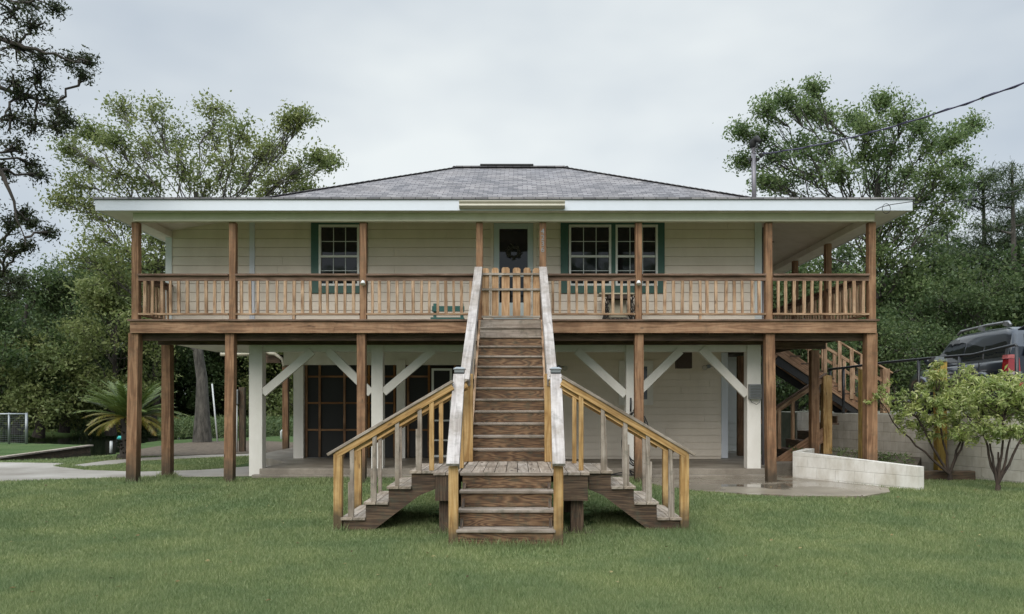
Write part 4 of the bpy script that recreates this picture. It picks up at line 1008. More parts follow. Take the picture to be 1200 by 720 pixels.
    red, nt, bb = newmat('tail_red'); bb.inputs['Base Color'].default_value = (.28, .008, .014, 1); bb.inputs['Roughness'].default_value = .12; bb.inputs['Coat Weight'].default_value = 1
    clr, nt, bb = newmat('tail_clear'); bb.inputs['Base Color'].default_value = (.4, .34, .34, 1); bb.inputs['Roughness'].default_value = .12
    clr2, nt, bb = newmat('tail_pink'); bb.inputs['Base Color'].default_value = (.42, .12, .12, 1); bb.inputs['Roughness'].default_value = .12
    for s in (-1, 1):
        def lamp(b, z0, z1, w0, w1):
            a = [P(.17, s * 1.01, z0), P(-.015, s * 1.0, z0), P(-.045, s * w0, z0)]; c = [P(.15, s * 1.0, z1), P(-.01, s * .975, z1), P(-.04, s * w1, z1)]
            for (p, q, u, v) in ((a[0], a[1], c[1], c[0]), (a[1], a[2], c[2], c[1])): b.face([p, q, u, v] if s < 0 else [q, p, v, u])
            b.face([c[0], c[1], c[2]]); b.face([a[0], a[2], a[1]])
        b = MB(); lamp(b, .87, 1.11, .76, .78); lt = b.build('tail_light', red, car)
        b = MB(); lamp(b, .80, .865, .755, .76); b.build('lens', clr, lt)
        b = MB(); lamp(b, 1.115, 1.19, .78, .83); b.build('upper_lens', clr2, lt)
        b = MB(); b.beam(P(-.18, s * .93, .60), P(-.18, s * .68, .60), .03, .09); b.build('reflector', red, car, .01)
    def wheel(l, s):
        c = P(l, s * .93, .37); ax = rt * s; b = MB(); b.tube([c - ax * .12, c - ax * .10, c + ax * .09, c + ax * .11], [.33, .37, .37, .33], 28); wh = b.build('wheel', M['rubber'], car)
        b = MB(); b.tube([c + ax * .09, c + ax * .115, c + ax * .112], [.24, .235, .06], 20)
        for k in range(6):
            t = k * math.pi / 3; d = fw * math.cos(t) + Vector((0, 0, 1)) * math.sin(t); b.beam(c + ax * .122 + d * .04, c + ax * .122 + d * .22, .05, .02, up=tuple(ax))
        b.build('rim', M['galv'], wh)
        b = MB(); pts = [c + ax * .06 + (fw * math.cos(t) + Vector((0, 0, 1)) * math.sin(t)) * .47 for t in np.linspace(-.1, math.pi + .1, 16)]
        b.tube(pts, .07, 8); b.build('fender_flare', cm, car)
        b = MB(); b.tube([c - ax * .1, c + ax * .052], .44, 24); b.build('wheel_arch', M['rubber'], car)
    for l in (.95, 3.72):
        for s in (-1, 1): wheel(l, s)
    for s in (-1, 1):
        b = MB(); b.tube([P(.32, s * .74, 1.79), P(.4, s * .74, 1.86), P(1.2, s * .74, 1.875), P(2.3, s * .73, 1.85), P(2.45, s * .73, 1.78)], .028, 8)
        for l in (.45, 1.4): b.beam(P(l - .06, s * .74, 1.81), P(l + .1, s * .74, 1.85), .06, .09)
        b.build('roof_rail', M['metal'], car)
        b = MB(); b.blob(P(3.0, s * 1.14, 1.22), (.12, .08, .10), 3, 10, 7); b.tube([P(3.0, s * .93, 1.17), P(3.0, s * 1.1, 1.19)], .03, 6); b.build('mirror', cm, car)
        for l in (1.2, 2.1):
            b = MB(); b.tube([P(l, s * 1.02, .98), P(l + .04, s * 1.05, .98), P(l + .18, s * 1.05, .98), P(l + .22, s * 1.02, .98)], .015, 6); b.build('door_handle', cm, car)
        b = MB()
        for l in (1.08, 1.9, 2.95): b.beam(P(l, s * 1.004, .5), P(l, s * .985, 1.1), .014, .01, up=tuple(rt))
        b.beam(P(.3, s * 1.012, .9), P(3.3, s * 1.012, .88), .01, .012); b.build('door_seam', M['rubber'], car)
        b = MB(); b.beam(P(1.5, s * 1.03, .37), P(3.2, s * 1.03, .37), .12, .05); b.build('running_board', M['blackmetal'], car)
    b = MB(); b.face([P(3.1, -.76, 1.45), P(3.1, .76, 1.45), P(2.77, .72, 1.70), P(2.77, -.72, 1.70)][::-1]); b.build('windscreen', M['smoked'], car)
    cu = bpy.data.curves.new('badge', 'FONT'); cu.body = 'V6'; cu.size = .09; cu.extrude = .005; o = bpy.data.objects.new('tmp', cu); me_ = bpy.data.meshes.new_from_object(o); bpy.data.objects.remove(o)
    me_.transform(Matrix.Rotation(-ang, 4, 'Z') @ Matrix.Rotation(R(90), 4, 'X')); o = bpy.data.objects.new('badge', me_); COL.objects.link(o); o.parent = car; o.location = P(-.004, -.80, .80) - car.location; me_.materials.append(M['galv'])
    return car
car_build()

# ---------------------------------------------------------------- mast and service cable
ms = empty('service_mast', (X(883, 16.8), 16.8, 5.7), 'grey electrical service mast standing on the roof right slope', 'mast')
mx_ = X(883, 16.8); ztop = Z(172, 16.8)
b = MB(); b.tube([(mx_ + .02, 16.8, 5.6), (mx_, 16.8, ztop)], .05, 10); b.build('pole', M['mast'], ms)
b = MB(); b.tube([(mx_ - .02, 16.8, ztop - .02), (mx_ - .01, 16.8, ztop + .1), (mx_ + .05, 16.72, ztop + .15), (mx_ + .1, 16.65, ztop + .05)], [.07, .08, .07, .04], 10); b.build('weatherhead', M['rubber'], ms)
b = MB(); b.beam((mx_ - .1, 16.8, ztop - .28), (mx_ + .12, 16.8, ztop - .28), .07, .05); b.tube([(mx_ + .1, 16.7, ztop - .25), (mx_ + .16, 16.66, ztop - .2)], .05, 8); b.build('insulator', M['rubber'], ms)
b = MB()
for j in range(3):
    b.tube([(mx_ + .07, 16.66, ztop + .06), (mx_ + .02 - j * .06, 16.6, ztop - .1 - .05 * j), (mx_ + .05, 16.62, ztop - .22), (mx_ + .14, 16.66, ztop - .2)], .009, 5)
b.build('lead_wire', M['rubber'], ms)
def cable(name, a, c, sag, r, label, mat, n=40, twist=.02):
    a, c = Vector(a), Vector(c); pts = []
    for i in range(n + 1):
        t = i / n; p = a.lerp(c, t); p.z -= sag * 4 * t * (1 - t) * a.z * .1; pts.append(p)
    root = empty(name, a, label, 'cable'); b = MB(); b.tube(pts, r, 6, False); b.build('sheath', mat, root)
    b = MB(); b.tube([p + Vector((twist * math.sin(i * 1.3), 0, twist * math.cos(i * 1.3))) for i, p in enumerate(pts)], r * .6, 5, False); b.build('strand', mat, root)
cable('service_cable', (mx_ + .16, 16.66, ztop - .2), at(1240, 82, 10.5), .24, .012, 'thick dark overhead cable sweeping from the roof mast to the upper right', M['cable'])
cable('service_cable', (7.2, 14.25, 5.33), at(1250, 205, 22), .3, .009, 'thin overhead wire leaving the right roof corner towards the trees', M['rubber'], twist=.0)
b = MB(); c = at(1038, 245, 14.1)
b.tube([at(1026, 246, 14.12), at(1032, 243, 14.1), at(1044, 240, 14.08), at(1072, 236, 14.1)], .007, 5); b.tube([(c.x + .075 * math.cos(t), 14.08, c.z + .09 * math.sin(t)) for t in np.linspace(0, 6.28, 14)], .006, 5, False)
tag(b.build('wire_loop', M['rubber']), 'small loop of black wire hanging on the right roof corner', 'wire')

# ---------------------------------------------------------------- left background things
tp_ = [gp(0, 536.5), gp(105, 522.5)]
bk = empty('timber_bulkhead', (tp_[0][0], tp_[0][1], 0), 'low dark timber bulkhead holding the lawn above the canal', 'bulkhead')
p0 = Vector((*tp_[0], 0)); p1 = Vector((*tp_[1], 0)); d_ = (p1 - p0).normalized(); pm = p0 - d_ * 7
b = MB(); b.beam(pm + Vector((0, 0, -.2)), p1 + Vector((0, 0, -.2)), .06, .72); b.build('sheet_boards', M['dark'], bk); b = MB(); b.beam(pm + Vector((.02, 0, .18)), p1 + Vector((.02, 0, .18)), .22, .045); b.build('cap_board', M['grey'], bk)
b = MB(); FD = 28.8
cf = empty('chain_link_gate', (X(15, FD), FD, .17), 'galvanised chain link gate panel at the far left of the lawn', 'gate')
for px, r in ((31, .05), (10.5, .035), (-20, .04)): b.tube([(X(px, FD), FD, .1), (X(px, FD), FD, Z(484, FD))], r, 8)
b.tube([(X(-40, FD), FD, Z(485.5, FD)), (X(31, FD), FD, Z(485.5, FD))], .035, 8); b.build('frame', M['galv'], cf)
b = MB()
for k in range(26):
    x = X(-20, FD) + k * .065; b.tube([(x, FD, .2), (x + .0, FD, Z(486, FD))], .003, 3, False)
z = .2
while z < Z(487, FD): b.tube([(X(-20, FD), FD, z), (X(30, FD), FD, z)], .003, 3, False); z += .07
b.build('mesh_panel', M['galv'], cf)
up = empty('utility_post', (X(281, 24), 24, .17), 'dark pedestal post with pale meter box and white conduit behind the deck post', 'post')
b = MB(); b.box(X(280.5, 24), X(287, 24), 23.95, 24.1, .1, Z(454, 24)); b.build('shaft', M['dark'], up); b = MB(); b.box(X(276.5, 24), X(281.5, 24), 23.8, 23.94, Z(474, 24), Z(457, 24)); b.build('meter', M['galv'], up, .01)
b = MB(); b.tube([(X(279.5, 24), 23.86, .15), (X(279.5, 24), 23.86, Z(474, 24))], .025, 8); b.build('conduit', M['pipe'], up)
b = MB(); b.tube([at(255, 518.5, 29), at(248.5, 450, 29.1)], .03, 8); tag(b.build('leaning_pole', M['pipe']), 'thin white pole leaning beside the tree trunk', 'pole')
b = MB(); b.tube([at(130, 531, 24.5), at(130.3, 517.5, 24.5)], .045, 8); b.tube([at(130.3, 517.5, 24.5), at(130.3, 517, 24.5)], [.05, .03], 8); tag(b.build('marker_stake', M['pipe']), 'short white pipe stake on the canal bank', 'stake')
b = MB(); b.tube([at(137.5, 514.5, 24.3), at(139, 513.3, 24.3), at(147, 513.3, 24.3), at(149, 514.3, 24.3)], [.02, .06, .06, .02], 8)
tag(b.build('pool_float', paint('teal_plastic', (.03, .36, .33), .4, .1)), 'small turquoise float hung behind the sago palm trunk', 'float')
b = MB(); b.tube([at(330, 517, 33), at(329.5, 506, 33), at(331, 504, 33)], [.06, .05, .03], 8); tag(b.build('white_marker', M['pipe']), 'small white marker by the reeds behind the rear deck post', 'marker')

# ---------------------------------------------------------------- vegetation generators
def leaves_mesh(name, C, S, mat, parent=None, aspect=.45, up=.35, cup=True):
    """C: Nx3 centres, S: N sizes -> one mesh of leaf faces"""
    n = len(C); C = np.asarray(C, float); S = np.asarray(S, float)[:, None]
    a = rng.normal(size=(n, 3)); a /= np.linalg.norm(a, axis=1, keepdims=True)
    nn = rng.normal(size=(n, 3)); nn[:, 2] += up * 3; nn -= a * (nn * a).sum(1, keepdims=True); nn /= np.linalg.norm(nn, axis=1, keepdims=True) + 1e-9
    s = np.cross(a, nn)
    v = np.stack([C - a * S * .5, C + s * S * aspect * .5 + nn * S * .06, C + a * S * .5 - nn * S * .08, C - s * S * aspect * .5 + nn * S * .06], 1).reshape(-1, 3)
    o0 = origin(parent); v = v - np.array(o0)
    me = bpy.data.meshes.new(name); me.vertices.add(4 * n); me.vertices.foreach_set('co', v.astype(np.float32).ravel())
    me.loops.add(4 * n); me.loops.foreach_set('vertex_index', np.arange(4 * n, dtype=np.int32)); me.polygons.add(n)
    me.polygons.foreach_set('loop_start', np.arange(0, 4 * n, 4, dtype=np.int32)); me.polygons.foreach_set('loop_total', np.full(n, 4, np.int32)); me.update(calc_edges=True)
    me.materials.append(mat); o = bpy.data.objects.new(name, me); COL.objects.link(o); o.parent = parent; return o
def limb(b, p0, p1, r0, r1, wob=.12, n=5, droop=0):
    p0, p1 = Vector(p0), Vector(p1); L = (p1 - p0).length; pts = []; off = Vector((0, 0, 0))
    for i in range(n + 1):
        t = i / n; q = p0.lerp(p1, t); k = math.sin(t * math.pi)
        off = Vector((random.uniform(-1, 1), random.uniform(-1, 1), random.uniform(-.6, 1))) * wob * L * .5 * k
        pts.append(q + off + Vector((0, 0, droop * k)))
    b.tube(pts, [r0 + (r1 - r0) * i / n for i in range(n + 1)], 6, False); return pts
def tree(name, base, trunk_top, clumps, leaf, barkm, label, cat='tree', lr=.19, r=.25, leaf_size=.15, per=22, twigs=16, lean=(0, 0), fork=.45, group=None, twr=.5, aspect=.5, flat=.7, boughs=None):
    """clumps: list of (Vector centre, radius)"""
    root = empty(name, base, label, cat, group); base = Vector(base); tt = Vector(trunk_top)
    b = MB(); n = 8; tr = [base.lerp(tt, i / n) + Vector((random.uniform(-1, 1) * r * .5, random.uniform(-1, 1) * r * .5, 0)) * (0 if i in (0,) else 1) for i in range(n + 1)]
    rad = [r * (1.5 if i == 0 else 1.08 if i == 1 else 1 - .65 * i / n) for i in range(n + 1)]; b.tube(tr, rad, 10, False)
    C, S = [], []; H = tt.z - base.z
    bp = []
    for bo in (boughs or []):
        pts = []
        for q0, q1 in zip(bo, bo[1:]):
            pts += [q0.lerp(q1, i / 5) + Vector((random.gauss(0, .02), random.gauss(0, .04), random.gauss(0, .02))) for i in range(5)]
        pts.append(bo[-1]); b.tube(pts, [max(.008, .085 * (1 - i / len(pts)) ** 1.1) for i in range(len(pts))], 7, False); bp += pts[6:]
    for c, cr_ in clumps:
        c = Vector(c); t = min(1, max(fork, (c.z - base.z) / H * .62 + random.uniform(-.06, .06))); i = t * n; p = tr[int(min(i, n - 1))].lerp(tr[int(min(i, n - 1)) + 1], i - int(min(i, n - 1)))
        if bp: p = min(bp, key=lambda q: (q - c).length + max(0, q.x - c.x) * 2)
        L = (c - p).length; lp = limb(b, p, c, max(.02, r * lr * (1 - .5 * t)), .018, .22, 6)
        for k in range(twigs):
            d = Vector((random.gauss(0, 1), random.gauss(0, 1), random.gauss(0, flat)));
            e = c + d.normalized() * cr_ * random.uniform(.35, 1.08) * Vector((1, 1, 1)).length / 1.732
            s0 = lp[-1] if random.random() < .55 else lp[-2] if random.random() < .6 else lp[-3]
            limb(b, s0, e, .02, .006, .2, 3)
            m = int(per * random.uniform(.6, 1.4)); q = rng.normal(size=(m, 3)) * twr * .42 * np.array([1, 1, .7]); q += np.array(e)
            # some leaves back along the twig
            tt_ = rng.random((m // 3, 1)) ** .6; q2 = np.array(s0) * (1 - tt_) + np.array(e) * tt_ + rng.normal(size=(m // 3, 3)) * .1
            C.append(q); C.append(q2)
    C = np.concatenate(C); S = leaf_size * rng.uniform(.5, 1.35, len(C))
    b.build('trunk', barkm, root); leaves_mesh('crown', C, S, leaf, root, aspect); return root

def px_clumps(L, D, sp=1.5, scale=1.0):
    r = []
    for q in L:
        px, py, rr = q[:3]; d = D + (q[3] if len(q) > 3 else random.uniform(-sp, sp)); r.append((at(px, py, d), rr * d / F * scale))
    return r

# big tree behind the left of the house: its trunk shows under the deck
cl = px_clumps([(142, 128, 16), (178, 140, 24), (205, 165, 26), (250, 128, 22), (248, 158, 24), (282, 160, 24), (262, 190, 26), (215, 195, 26), (172, 180, 24), (135, 165, 20), (100, 158, 16), (80, 172, 14), (105, 195, 24), (140, 205, 26), (178, 215, 24), (90, 215, 18), (72, 235, 14), (300, 185, 26), (318, 172, 16), (338, 145, 14), (352, 138, 10), (370, 186, 13), (385, 190, 8), (345, 200, 14), (325, 215, 22), (290, 212, 24), (240, 220, 24), (360, 222, 12), (105, 245, 22), (140, 252, 26), (172, 262, 28), (115, 280, 26), (150, 295, 28), (180, 310, 30), (98, 305, 24), (160, 345, 28), (185, 280, 25), (130, 330, 26)], 30.5, 2.2)
tree('broadleaf_tree', (X(237, 30), 30, .15), at(232, 225, 30.3), cl, M['leaf_back'], M['bark'], 'tall loose crowned tree behind the left roof, trunk rising past the deck posts', r=.25, leaf_size=.14, per=28, twigs=22, fork=.35, twr=.58)
# right tree behind the roof
cl = px_clumps([(898, 128, 15), (868, 152, 10), (872, 190, 10), (892, 160, 15), (922, 118, 15), (952, 103, 6), (945, 128, 14), (968, 135, 18), (1000, 138, 18), (1030, 118, 11), (1055, 135, 17), (1020, 150, 18), (1080, 150, 17), (1092, 172, 18), (1135, 148, 13), (1115, 165, 16), (1128, 190, 18), (905, 185, 18), (935, 175, 20), (965, 175, 20), (950, 205, 22), (985, 200, 24), (1015, 185, 22), (1045, 175, 20), (1060, 205, 24), (1030, 215, 22), (915, 215, 16), (895, 212, 12), (1095, 205, 22), (1120, 222, 20), (1080, 232, 22), (1105, 252, 20), (1060, 262, 22), (1080, 285, 24), (1040, 285, 26), (1060, 310, 26), (1020, 300, 24), (990, 290, 24), (965, 310, 24), (1095, 310, 18), (1000, 330, 24), (1040, 340, 24), (940, 320, 20), (1035, 248, 20), (1085, 335, 22)], 33, 2.4)
tree('broadleaf_tree', (X(1010, 33), 33, 1.3), at(1030, 215, 33.2), cl, M['leaf_right'], M['bark'], 'spreading green tree rising behind the right end of the roof', r=.32, leaf_size=.15, per=32, twigs=22, fork=.28, twr=.6)
# two trees added out of view behind the camera, to give the panes reflections
src = [o for o in COL.objects if o.name.startswith('broadleaf_tree')][-1]
for lx, ly, k_, lb in ((-9, -24, .9, 'added unseen tree behind the viewer, put there for the left window to mirror'), (8, -27, 1.0, 'added unseen tree behind the viewer, put there for the double window to mirror')):
    c_ = src.copy(); COL.objects.link(c_); c_.location = (lx, ly, -.1); c_.scale = (k_, k_, k_); c_['label'] = lb; c_['group'] = 'added trees behind the viewer'
    for ch in list(src.children): d_ = ch.copy(); COL.objects.link(d_); d_.parent = c_
# near oak, boughs reaching in from the left
cl = px_clumps([(15, 15, 26), (40, 30, 20), (20, 55, 28), (52, 68, 16), (82, 72, 13), (104, 72, 10), (98, 88, 7), (66, 10, 9), (45, 90, 20), (15, 95, 26), (30, 115, 24), (58, 118, 15), (70, 130, 12), (12, 140, 24), (40, 150, 20), (65, 150, 14), (78, 142, 9), (20, 175, 20), (36, 195, 13), (45, 205, 8), (8, 200, 14), (35, 5, 14), (-20, 60, 40), (-30, 150, 45), (-25, 230, 30), (12, 262, 15), (28, 250, 10), (38, 262, 8), (58, 272, 8), (30, 288, 9), (12, 295, 12), (2, 320, 16), (12, 345, 12), (-15, 340, 20), (22, 330, 8), (-20, 0, 30)], 12.5, .45, .78)
OB = [[at(px, py, D) for px, py, D in bo] for bo in ([(-232, 60, 12.5), (-90, 30, 12.3), (0, 45, 12.2), (55, 62, 12.1), (104, 72, 12.0)], [(-232, 150, 12.5), (-100, 100, 12.8), (-5, 98, 12.9), (40, 118, 12.8), (78, 134, 12.7)],
      [(-232, 190, 12.5), (-90, 170, 12.2), (-5, 190, 12.0), (14, 235, 12.0), (30, 288, 12.0)], [(-200, 0, 12.5), (-60, -30, 12.6), (15, 0, 12.7), (66, 8, 12.6)], [(-232, 230, 12.5), (-80, 250, 12.9), (-8, 290, 12.9), (14, 345, 12.8)])]
tree('live_oak', (X(-230, 12.5), 12.5, .12), at(-215, -60, 12.5), cl, M['leaf_oak'], M['bark_dark'], 'dark oak with drooping boughs hanging into the upper left corner', lr=.035, r=.32, leaf_size=.062, per=15, twigs=18, fork=.5, twr=.15, aspect=.4, flat=1.0, boughs=OB)
# pines at the right edge
def pine(base, h, w_, label, n=26):
    root = empty('pine_tree', base, label, 'pine tree', 'pines beyond the parked car'); B = Vector(base); b = MB(); b.tube([B, B + Vector((.1, 0, h * .5)), B + Vector((0, 0, h))], [.22, .15, .04], 8, False); C = []
    for k in range(n):
        t = random.uniform(.3, 1); z = B.z + h * t; a = random.uniform(0, 6.28); L = w_ * (1.15 - t) * random.uniform(.6, 1.2) + .3
        p = Vector((B.x, B.y, z)); e = p + Vector((math.cos(a) * L, math.sin(a) * L, L * .25)); limb(b, p, e, .05, .015, .1, 4)
        for j in range(5):
            q = p.lerp(e, random.uniform(.45, 1.05)); C.append(np.array(q) + rng.normal(size=(70, 3)) * np.array([.32, .32, .22]))
    C = np.concatenate(C); b.build('trunk', M['bark'], root); leaves_mesh('crown', C, .3 * rng.uniform(.6, 1.2, len(C)), M['leaf_pine'], root, .12); return root
for px, D, top, wd, lb in ((1152, 37, 205, 3.0, 'dark pine with rounded top left of the other edge pines'), (1186, 35, 192, 3.0, 'tallest dark pine at the right edge of the photo'), (1110, 42, 268, 2.6, 'small pale pine between the broadleaf tree and the tall pines'), (1215, 38, 250, 3.4, 'wide low pine at the extreme right behind the car')):
    pine((X(px, D), D, 1.3), Z(top, D) - 1.3, wd, lb)

# woodland masses
def low_top(x, y): return 6.0
def wood_mass(name, xr, yr, topf, label, n_cl, leaf, ls=.26, per=420, zb=0.2, rc=(1.0, 1.9), skipf=None):
    C = []
    for k in range(n_cl):
        y = random.uniform(*yr); x = random.uniform(*xr); ht = topf(x, y); z = zb + (ht - zb) * (random.random() ** .95)
        if skipf and skipf(x, y): continue
        r = random.uniform(*rc); d = rng.normal(size=(per, 3)); d /= np.linalg.norm(d, axis=1, keepdims=True)
        C.append(np.array([x, y, z]) + d * r * rng.uniform(.35, 1.05, (per, 1)) ** .6 * np.array([1, 1, .7]))
    C = np.concatenate(C); return tag(leaves_mesh(name, C, ls * rng.uniform(.6, 1.3, len(C)), leaf, None, .55), label, 'woodland', kind='stuff')
def topL(x, y):
    px = CX + x * F / y; h = np.interp(px, [-300, 0, 60, 120, 200, 330, 520, 640], [395, 370, 345, 300, 300, 380, 405, 405]); return Z(h + random.uniform(-8, 25), y)
wood_mass('woodland', (-34, 1), (45, 52), topL, 'dense dark green woodland beyond the pond behind the house', 460, M['leaf_wood'], .27, 560, .0)
wood_mass('woodland', (-45, 8), (53, 58), low_top, 'dark understorey of the wood beyond the pond', 260, M['leaf_wood'], .3, 520, .0, (1.4, 2.2))
def topR(x, y):
    px = CX + x * F / y; h = np.interp(px, [860, 960, 1050, 1130, 1220, 1400], [330, 320, 320, 300, 300, 280]); return Z(h + random.uniform(-8, 25), y)
wood_mass('woodland', (9, 36), (32, 44), topR, 'dense green woodland behind the parked car', 420, M['leaf_wood'], .22, 560, 1.2)
# individual trees in the left middle distance
specs = [(20, 40, 318, 4.2, 3, 'bushy tree at the far left edge above the chain link gate'), (75, 42, 300, 4.0, 1, 'tall bushy tree left of the deck corner with bare twigs'), (130, 39, 330, 3.8, 2, 'dark leaning tree directly behind the sago palm'),
         (-30, 36, 345, 4.0, 5, 'broad shrubby tree cut by the left edge of the photo'), (45, 37, 400, 3.0, 6, 'low pale leafed tree on the far canal bank'), (180, 43, 320, 4.0, 7, 'tall dense tree half hidden by the left deck posts'),
         (330, 44, 400, 3.6, 8, 'dark tree seen through the gap left of the screen wall')]
for px, D, top, w_, sd_, lb in specs:
    random.seed(100 + sd_); H = Z(top, D); x = X(px, D); cl = []
    for k in range(20):
        t = random.random(); a = random.uniform(0, 6.28); rr = w_ * math.sin(math.pi * min(.95, .2 + .8 * t)) * random.uniform(.3, 1)
        cl.append((Vector((x + rr * math.cos(a), D + rr * .7 * math.sin(a), .8 + (H - 1.0) * (t ** .8))), random.uniform(.8, 1.25)))
    tree('bank_tree', (x, D, .1), (x + .4, D, H * .8), cl, M['leaf_wood'] if sd_ % 2 else M['leaf_back'], M['bark_dark'], lb, r=.2, leaf_size=.19, per=40, twigs=14, fork=.12, group='trees on the far canal bank', twr=.75)
random.seed(11)
specs = [(1060, 29, 365, 3.0, 1, 'leafy tree with bare grey branches behind the deck corner'), (1000, 27, 380, 2.6, 2, 'small tree seen between the right deck posts'), (1140, 30, 330, 3.4, 3, 'dense tree just behind the parked car roof'), (925, 26, 395, 2.2, 4, 'dark bushy tree under the right deck behind the stairs')]
for px, D, top, w_, sd_, lb in specs:
    random.seed(200 + sd_); H = Z(top, D); x = X(px, D); cl = []; zb_ = 1.4 if px > 950 else .1
    for k in range(18):
        t = random.random(); a = random.uniform(0, 6.28); rr = w_ * math.sin(math.pi * min(.95, .25 + .7 * t)) * random.uniform(.3, 1)
        cl.append((Vector((x + rr * math.cos(a), D + rr * .6 * math.sin(a), zb_ + .4 + (H - zb_ - .4) * (t ** .8))), random.uniform(.6, 1.0)))
    tree('bank_tree', (x, D, zb_ - .1), (x + .3, D, zb_ + (H - zb_) * .8), cl, M['leaf_wood'], M['bark'], lb, r=.15, leaf_size=.125, per=50, twigs=15, fork=.12, group='trees behind the parking ground', twr=.5)
random.seed(12)
# bare pale twigs
for (ax, ay, bx_, by_, D) in ((0, 0, 0, 0, 0),):
    pass

# shrubs in front of the retaining wall
def shrub(bx, by, stems, tips, label):
    D = F * (ZC - .16) / (by - CY); base = Vector((X(bx, D), D, .1)); root = empty('shrub', base, label, 'shrub', 'shrubs in front of the retaining wall'); b = MB(); C = []
    b.tube([base, base + Vector((.01, 0, .2))], [.05, .04], 8, False); fork = base + Vector((0, 0, .2)); mids = []
    for (px, py, dd) in stems:
        m = at(px, py, D + dd); pts = limb(b, fork, m, .026, .014, .05, 6); mids.append(pts)
    for (px, py, n_) in tips:
        best = None; t = at(px, py, D + random.uniform(-.35, .35))
        pm_ = min((q for mm in mids for q in mm[2:]), key=lambda q: (q - t).length)
        c0 = limb(b, pm_, t, .011, .007, .15, 4)[-1]
        for k in range(int(n_ * 1.35)):
            e = t + Vector((random.gauss(0, .14), random.gauss(0, .14), random.gauss(.0, .09))); limb(b, c0 if random.random() < .5 else pm_.lerp(t, .6), e, .007, .003, .15, 3)
            m = 30; s0 = np.array(t * .45 + e * .55); tt_ = rng.random((m, 1)); C.append(s0 * (1 - tt_) + np.array(e) * tt_ + rng.normal(size=(m, 3)) * .038)
    b.build('stem', M['bark_shrub'], root); C = np.concatenate(C); leaves_mesh('foliage', C, .098 * rng.uniform(.6, 1.3, len(C)), M['leaf_shrub'], root, .28, .2); return root
shrub(1113, 565, [(1055, 505, 0), (1075, 490, -.1), (1100, 485, .1), (1130, 500, 0), (1140, 495, .1), (1090, 520, .1)],
      [(1026, 466, 3), (1036, 458, 4), (1046, 472, 4), (1058, 484, 5), (1066, 462, 5), (1075, 478, 8), (1083, 455, 7), (1090, 470, 9), (1099, 440, 6), (1100, 458, 9), (1102, 428, 3), (1108, 478, 9), (1115, 462, 9), (1122, 475, 9), (1128, 452, 8), (1125, 442, 5), (1135, 465, 9), (1140, 482, 8), (1100, 495, 6), (1118, 492, 7), (1070, 495, 6), (1092, 508, 5), (1122, 510, 6), (1140, 505, 5), (1058, 500, 4), (1134, 440, 4), (1085, 490, 6)], 'left yellow green shrub with several bare stems against the block wall')
shrub(1169, 578, [(1160, 520, 0), (1150, 500, .1), (1185, 510, 0), (1205, 500, .1), (1175, 495, -.1), (1170, 530, 0)],
      [(1142, 448, 6), (1148, 465, 8), (1152, 482, 8), (1160, 450, 8), (1166, 468, 9), (1170, 486, 7), (1178, 455, 9), (1182, 474, 9), (1190, 462, 9), (1195, 482, 8), (1203, 468, 9), (1212, 480, 8), (1208, 458, 7), (1188, 450, 6), (1158, 498, 5), (1200, 495, 7), (1145, 495, 4), (1220, 470, 7), (1165, 508, 6), (1185, 505, 6), (1150, 510, 4), (1205, 512, 6), (1172, 444, 4)], 'right yellow green shrub nearest the corner with forked trunk')
# weeds in the planter
C = []
for px, D in ((985, 16.4), (1000, 15.6), (1030, 14.8), (1042, 14.7), (1062, 14.4), (935, 17.3), (1036, 14.9)):
    x = X(px, D)
    for k in range(60): a = random.uniform(-1, 1); t = random.random(); C.append((x + a * .12 + a * t * .08, D + random.gauss(0, .1), .53 + t * .2))
tag(leaves_mesh('planter_weeds', np.array(C), .09 * rng.uniform(.7, 1.3, len(C)), M['reed'], None, .22), 'tufts of weeds growing in the planter behind the low white wall', 'weeds', kind='stuff')

# sago palm
PD = 21.0
palm = empty('sago_palm', (X(153, PD), PD, .1), 'sago palm with green upper fronds and yellow drooping fronds on a dark trunk', 'palm')
pb = Vector((X(151, PD), PD, .12)); pc_ = Vector((X(152, PD), PD, Z(490, PD)))
b = MB(); b.tube([pb, pb.lerp(pc_, .15), pb.lerp(pc_, .5), pc_], [.36, .24, .2, .24], 12)
for k in range(70):
    t = random.random(); a = random.uniform(0, 6.28); q = pb.lerp(pc_, t) + Vector((math.cos(a) * .2, math.sin(a) * .2, 0)); b.tube([q, q + Vector((math.cos(a) * .09, math.sin(a) * .09, .05))], [.03, .012], 4)
b.build('trunk', M['bark_dark'], palm)
def frond(ci, e0, L, mat, curv=1.3):
    b = MB(); a = ci; dirv = Vector((math.cos(a), math.sin(a), 0)); side = Vector((-math.sin(a), math.cos(a), 0)); pts = []; p = Vector(pc_) + dirv * .08; el = e0
    n = 14
    for i in range(n + 1): pts.append(p.copy()); p = p + (dirv * math.cos(el) + Vector((0, 0, 1)) * math.sin(el)) * L / n; el -= curv / n * (.5 + 1.0 * i / n)
    b.tube(pts, [.014 * (1 - .7 * i / n) for i in range(n + 1)], 5, False)
    for i in range(1, n):
        for j in range(3):
            q = pts[i].lerp(pts[i + 1], j / 3); fr = (i + j / 3) / n; ll = .24 * math.sin(math.pi * min(1, .12 + .85 * fr)) + .04; ax = (pts[i + 1] - pts[i]).normalized(); upv = side.cross(ax)
            for s in (-1, 1):
                tip = q + side * s * ll * .6 + ax * ll * .85 + upv * ll * .25 + Vector((0, 0, .04 - .05 * random.random())); b.face([q - ax * .016, q + ax * .022, tip])
    b.build('frond', mat, palm)
for k in range(44): frond(k * 2.399 + random.uniform(-.2, .2), random.uniform(.35, 1.35), random.uniform(1.2, 1.5), M['leaf_palm'], random.uniform(.5, .95))
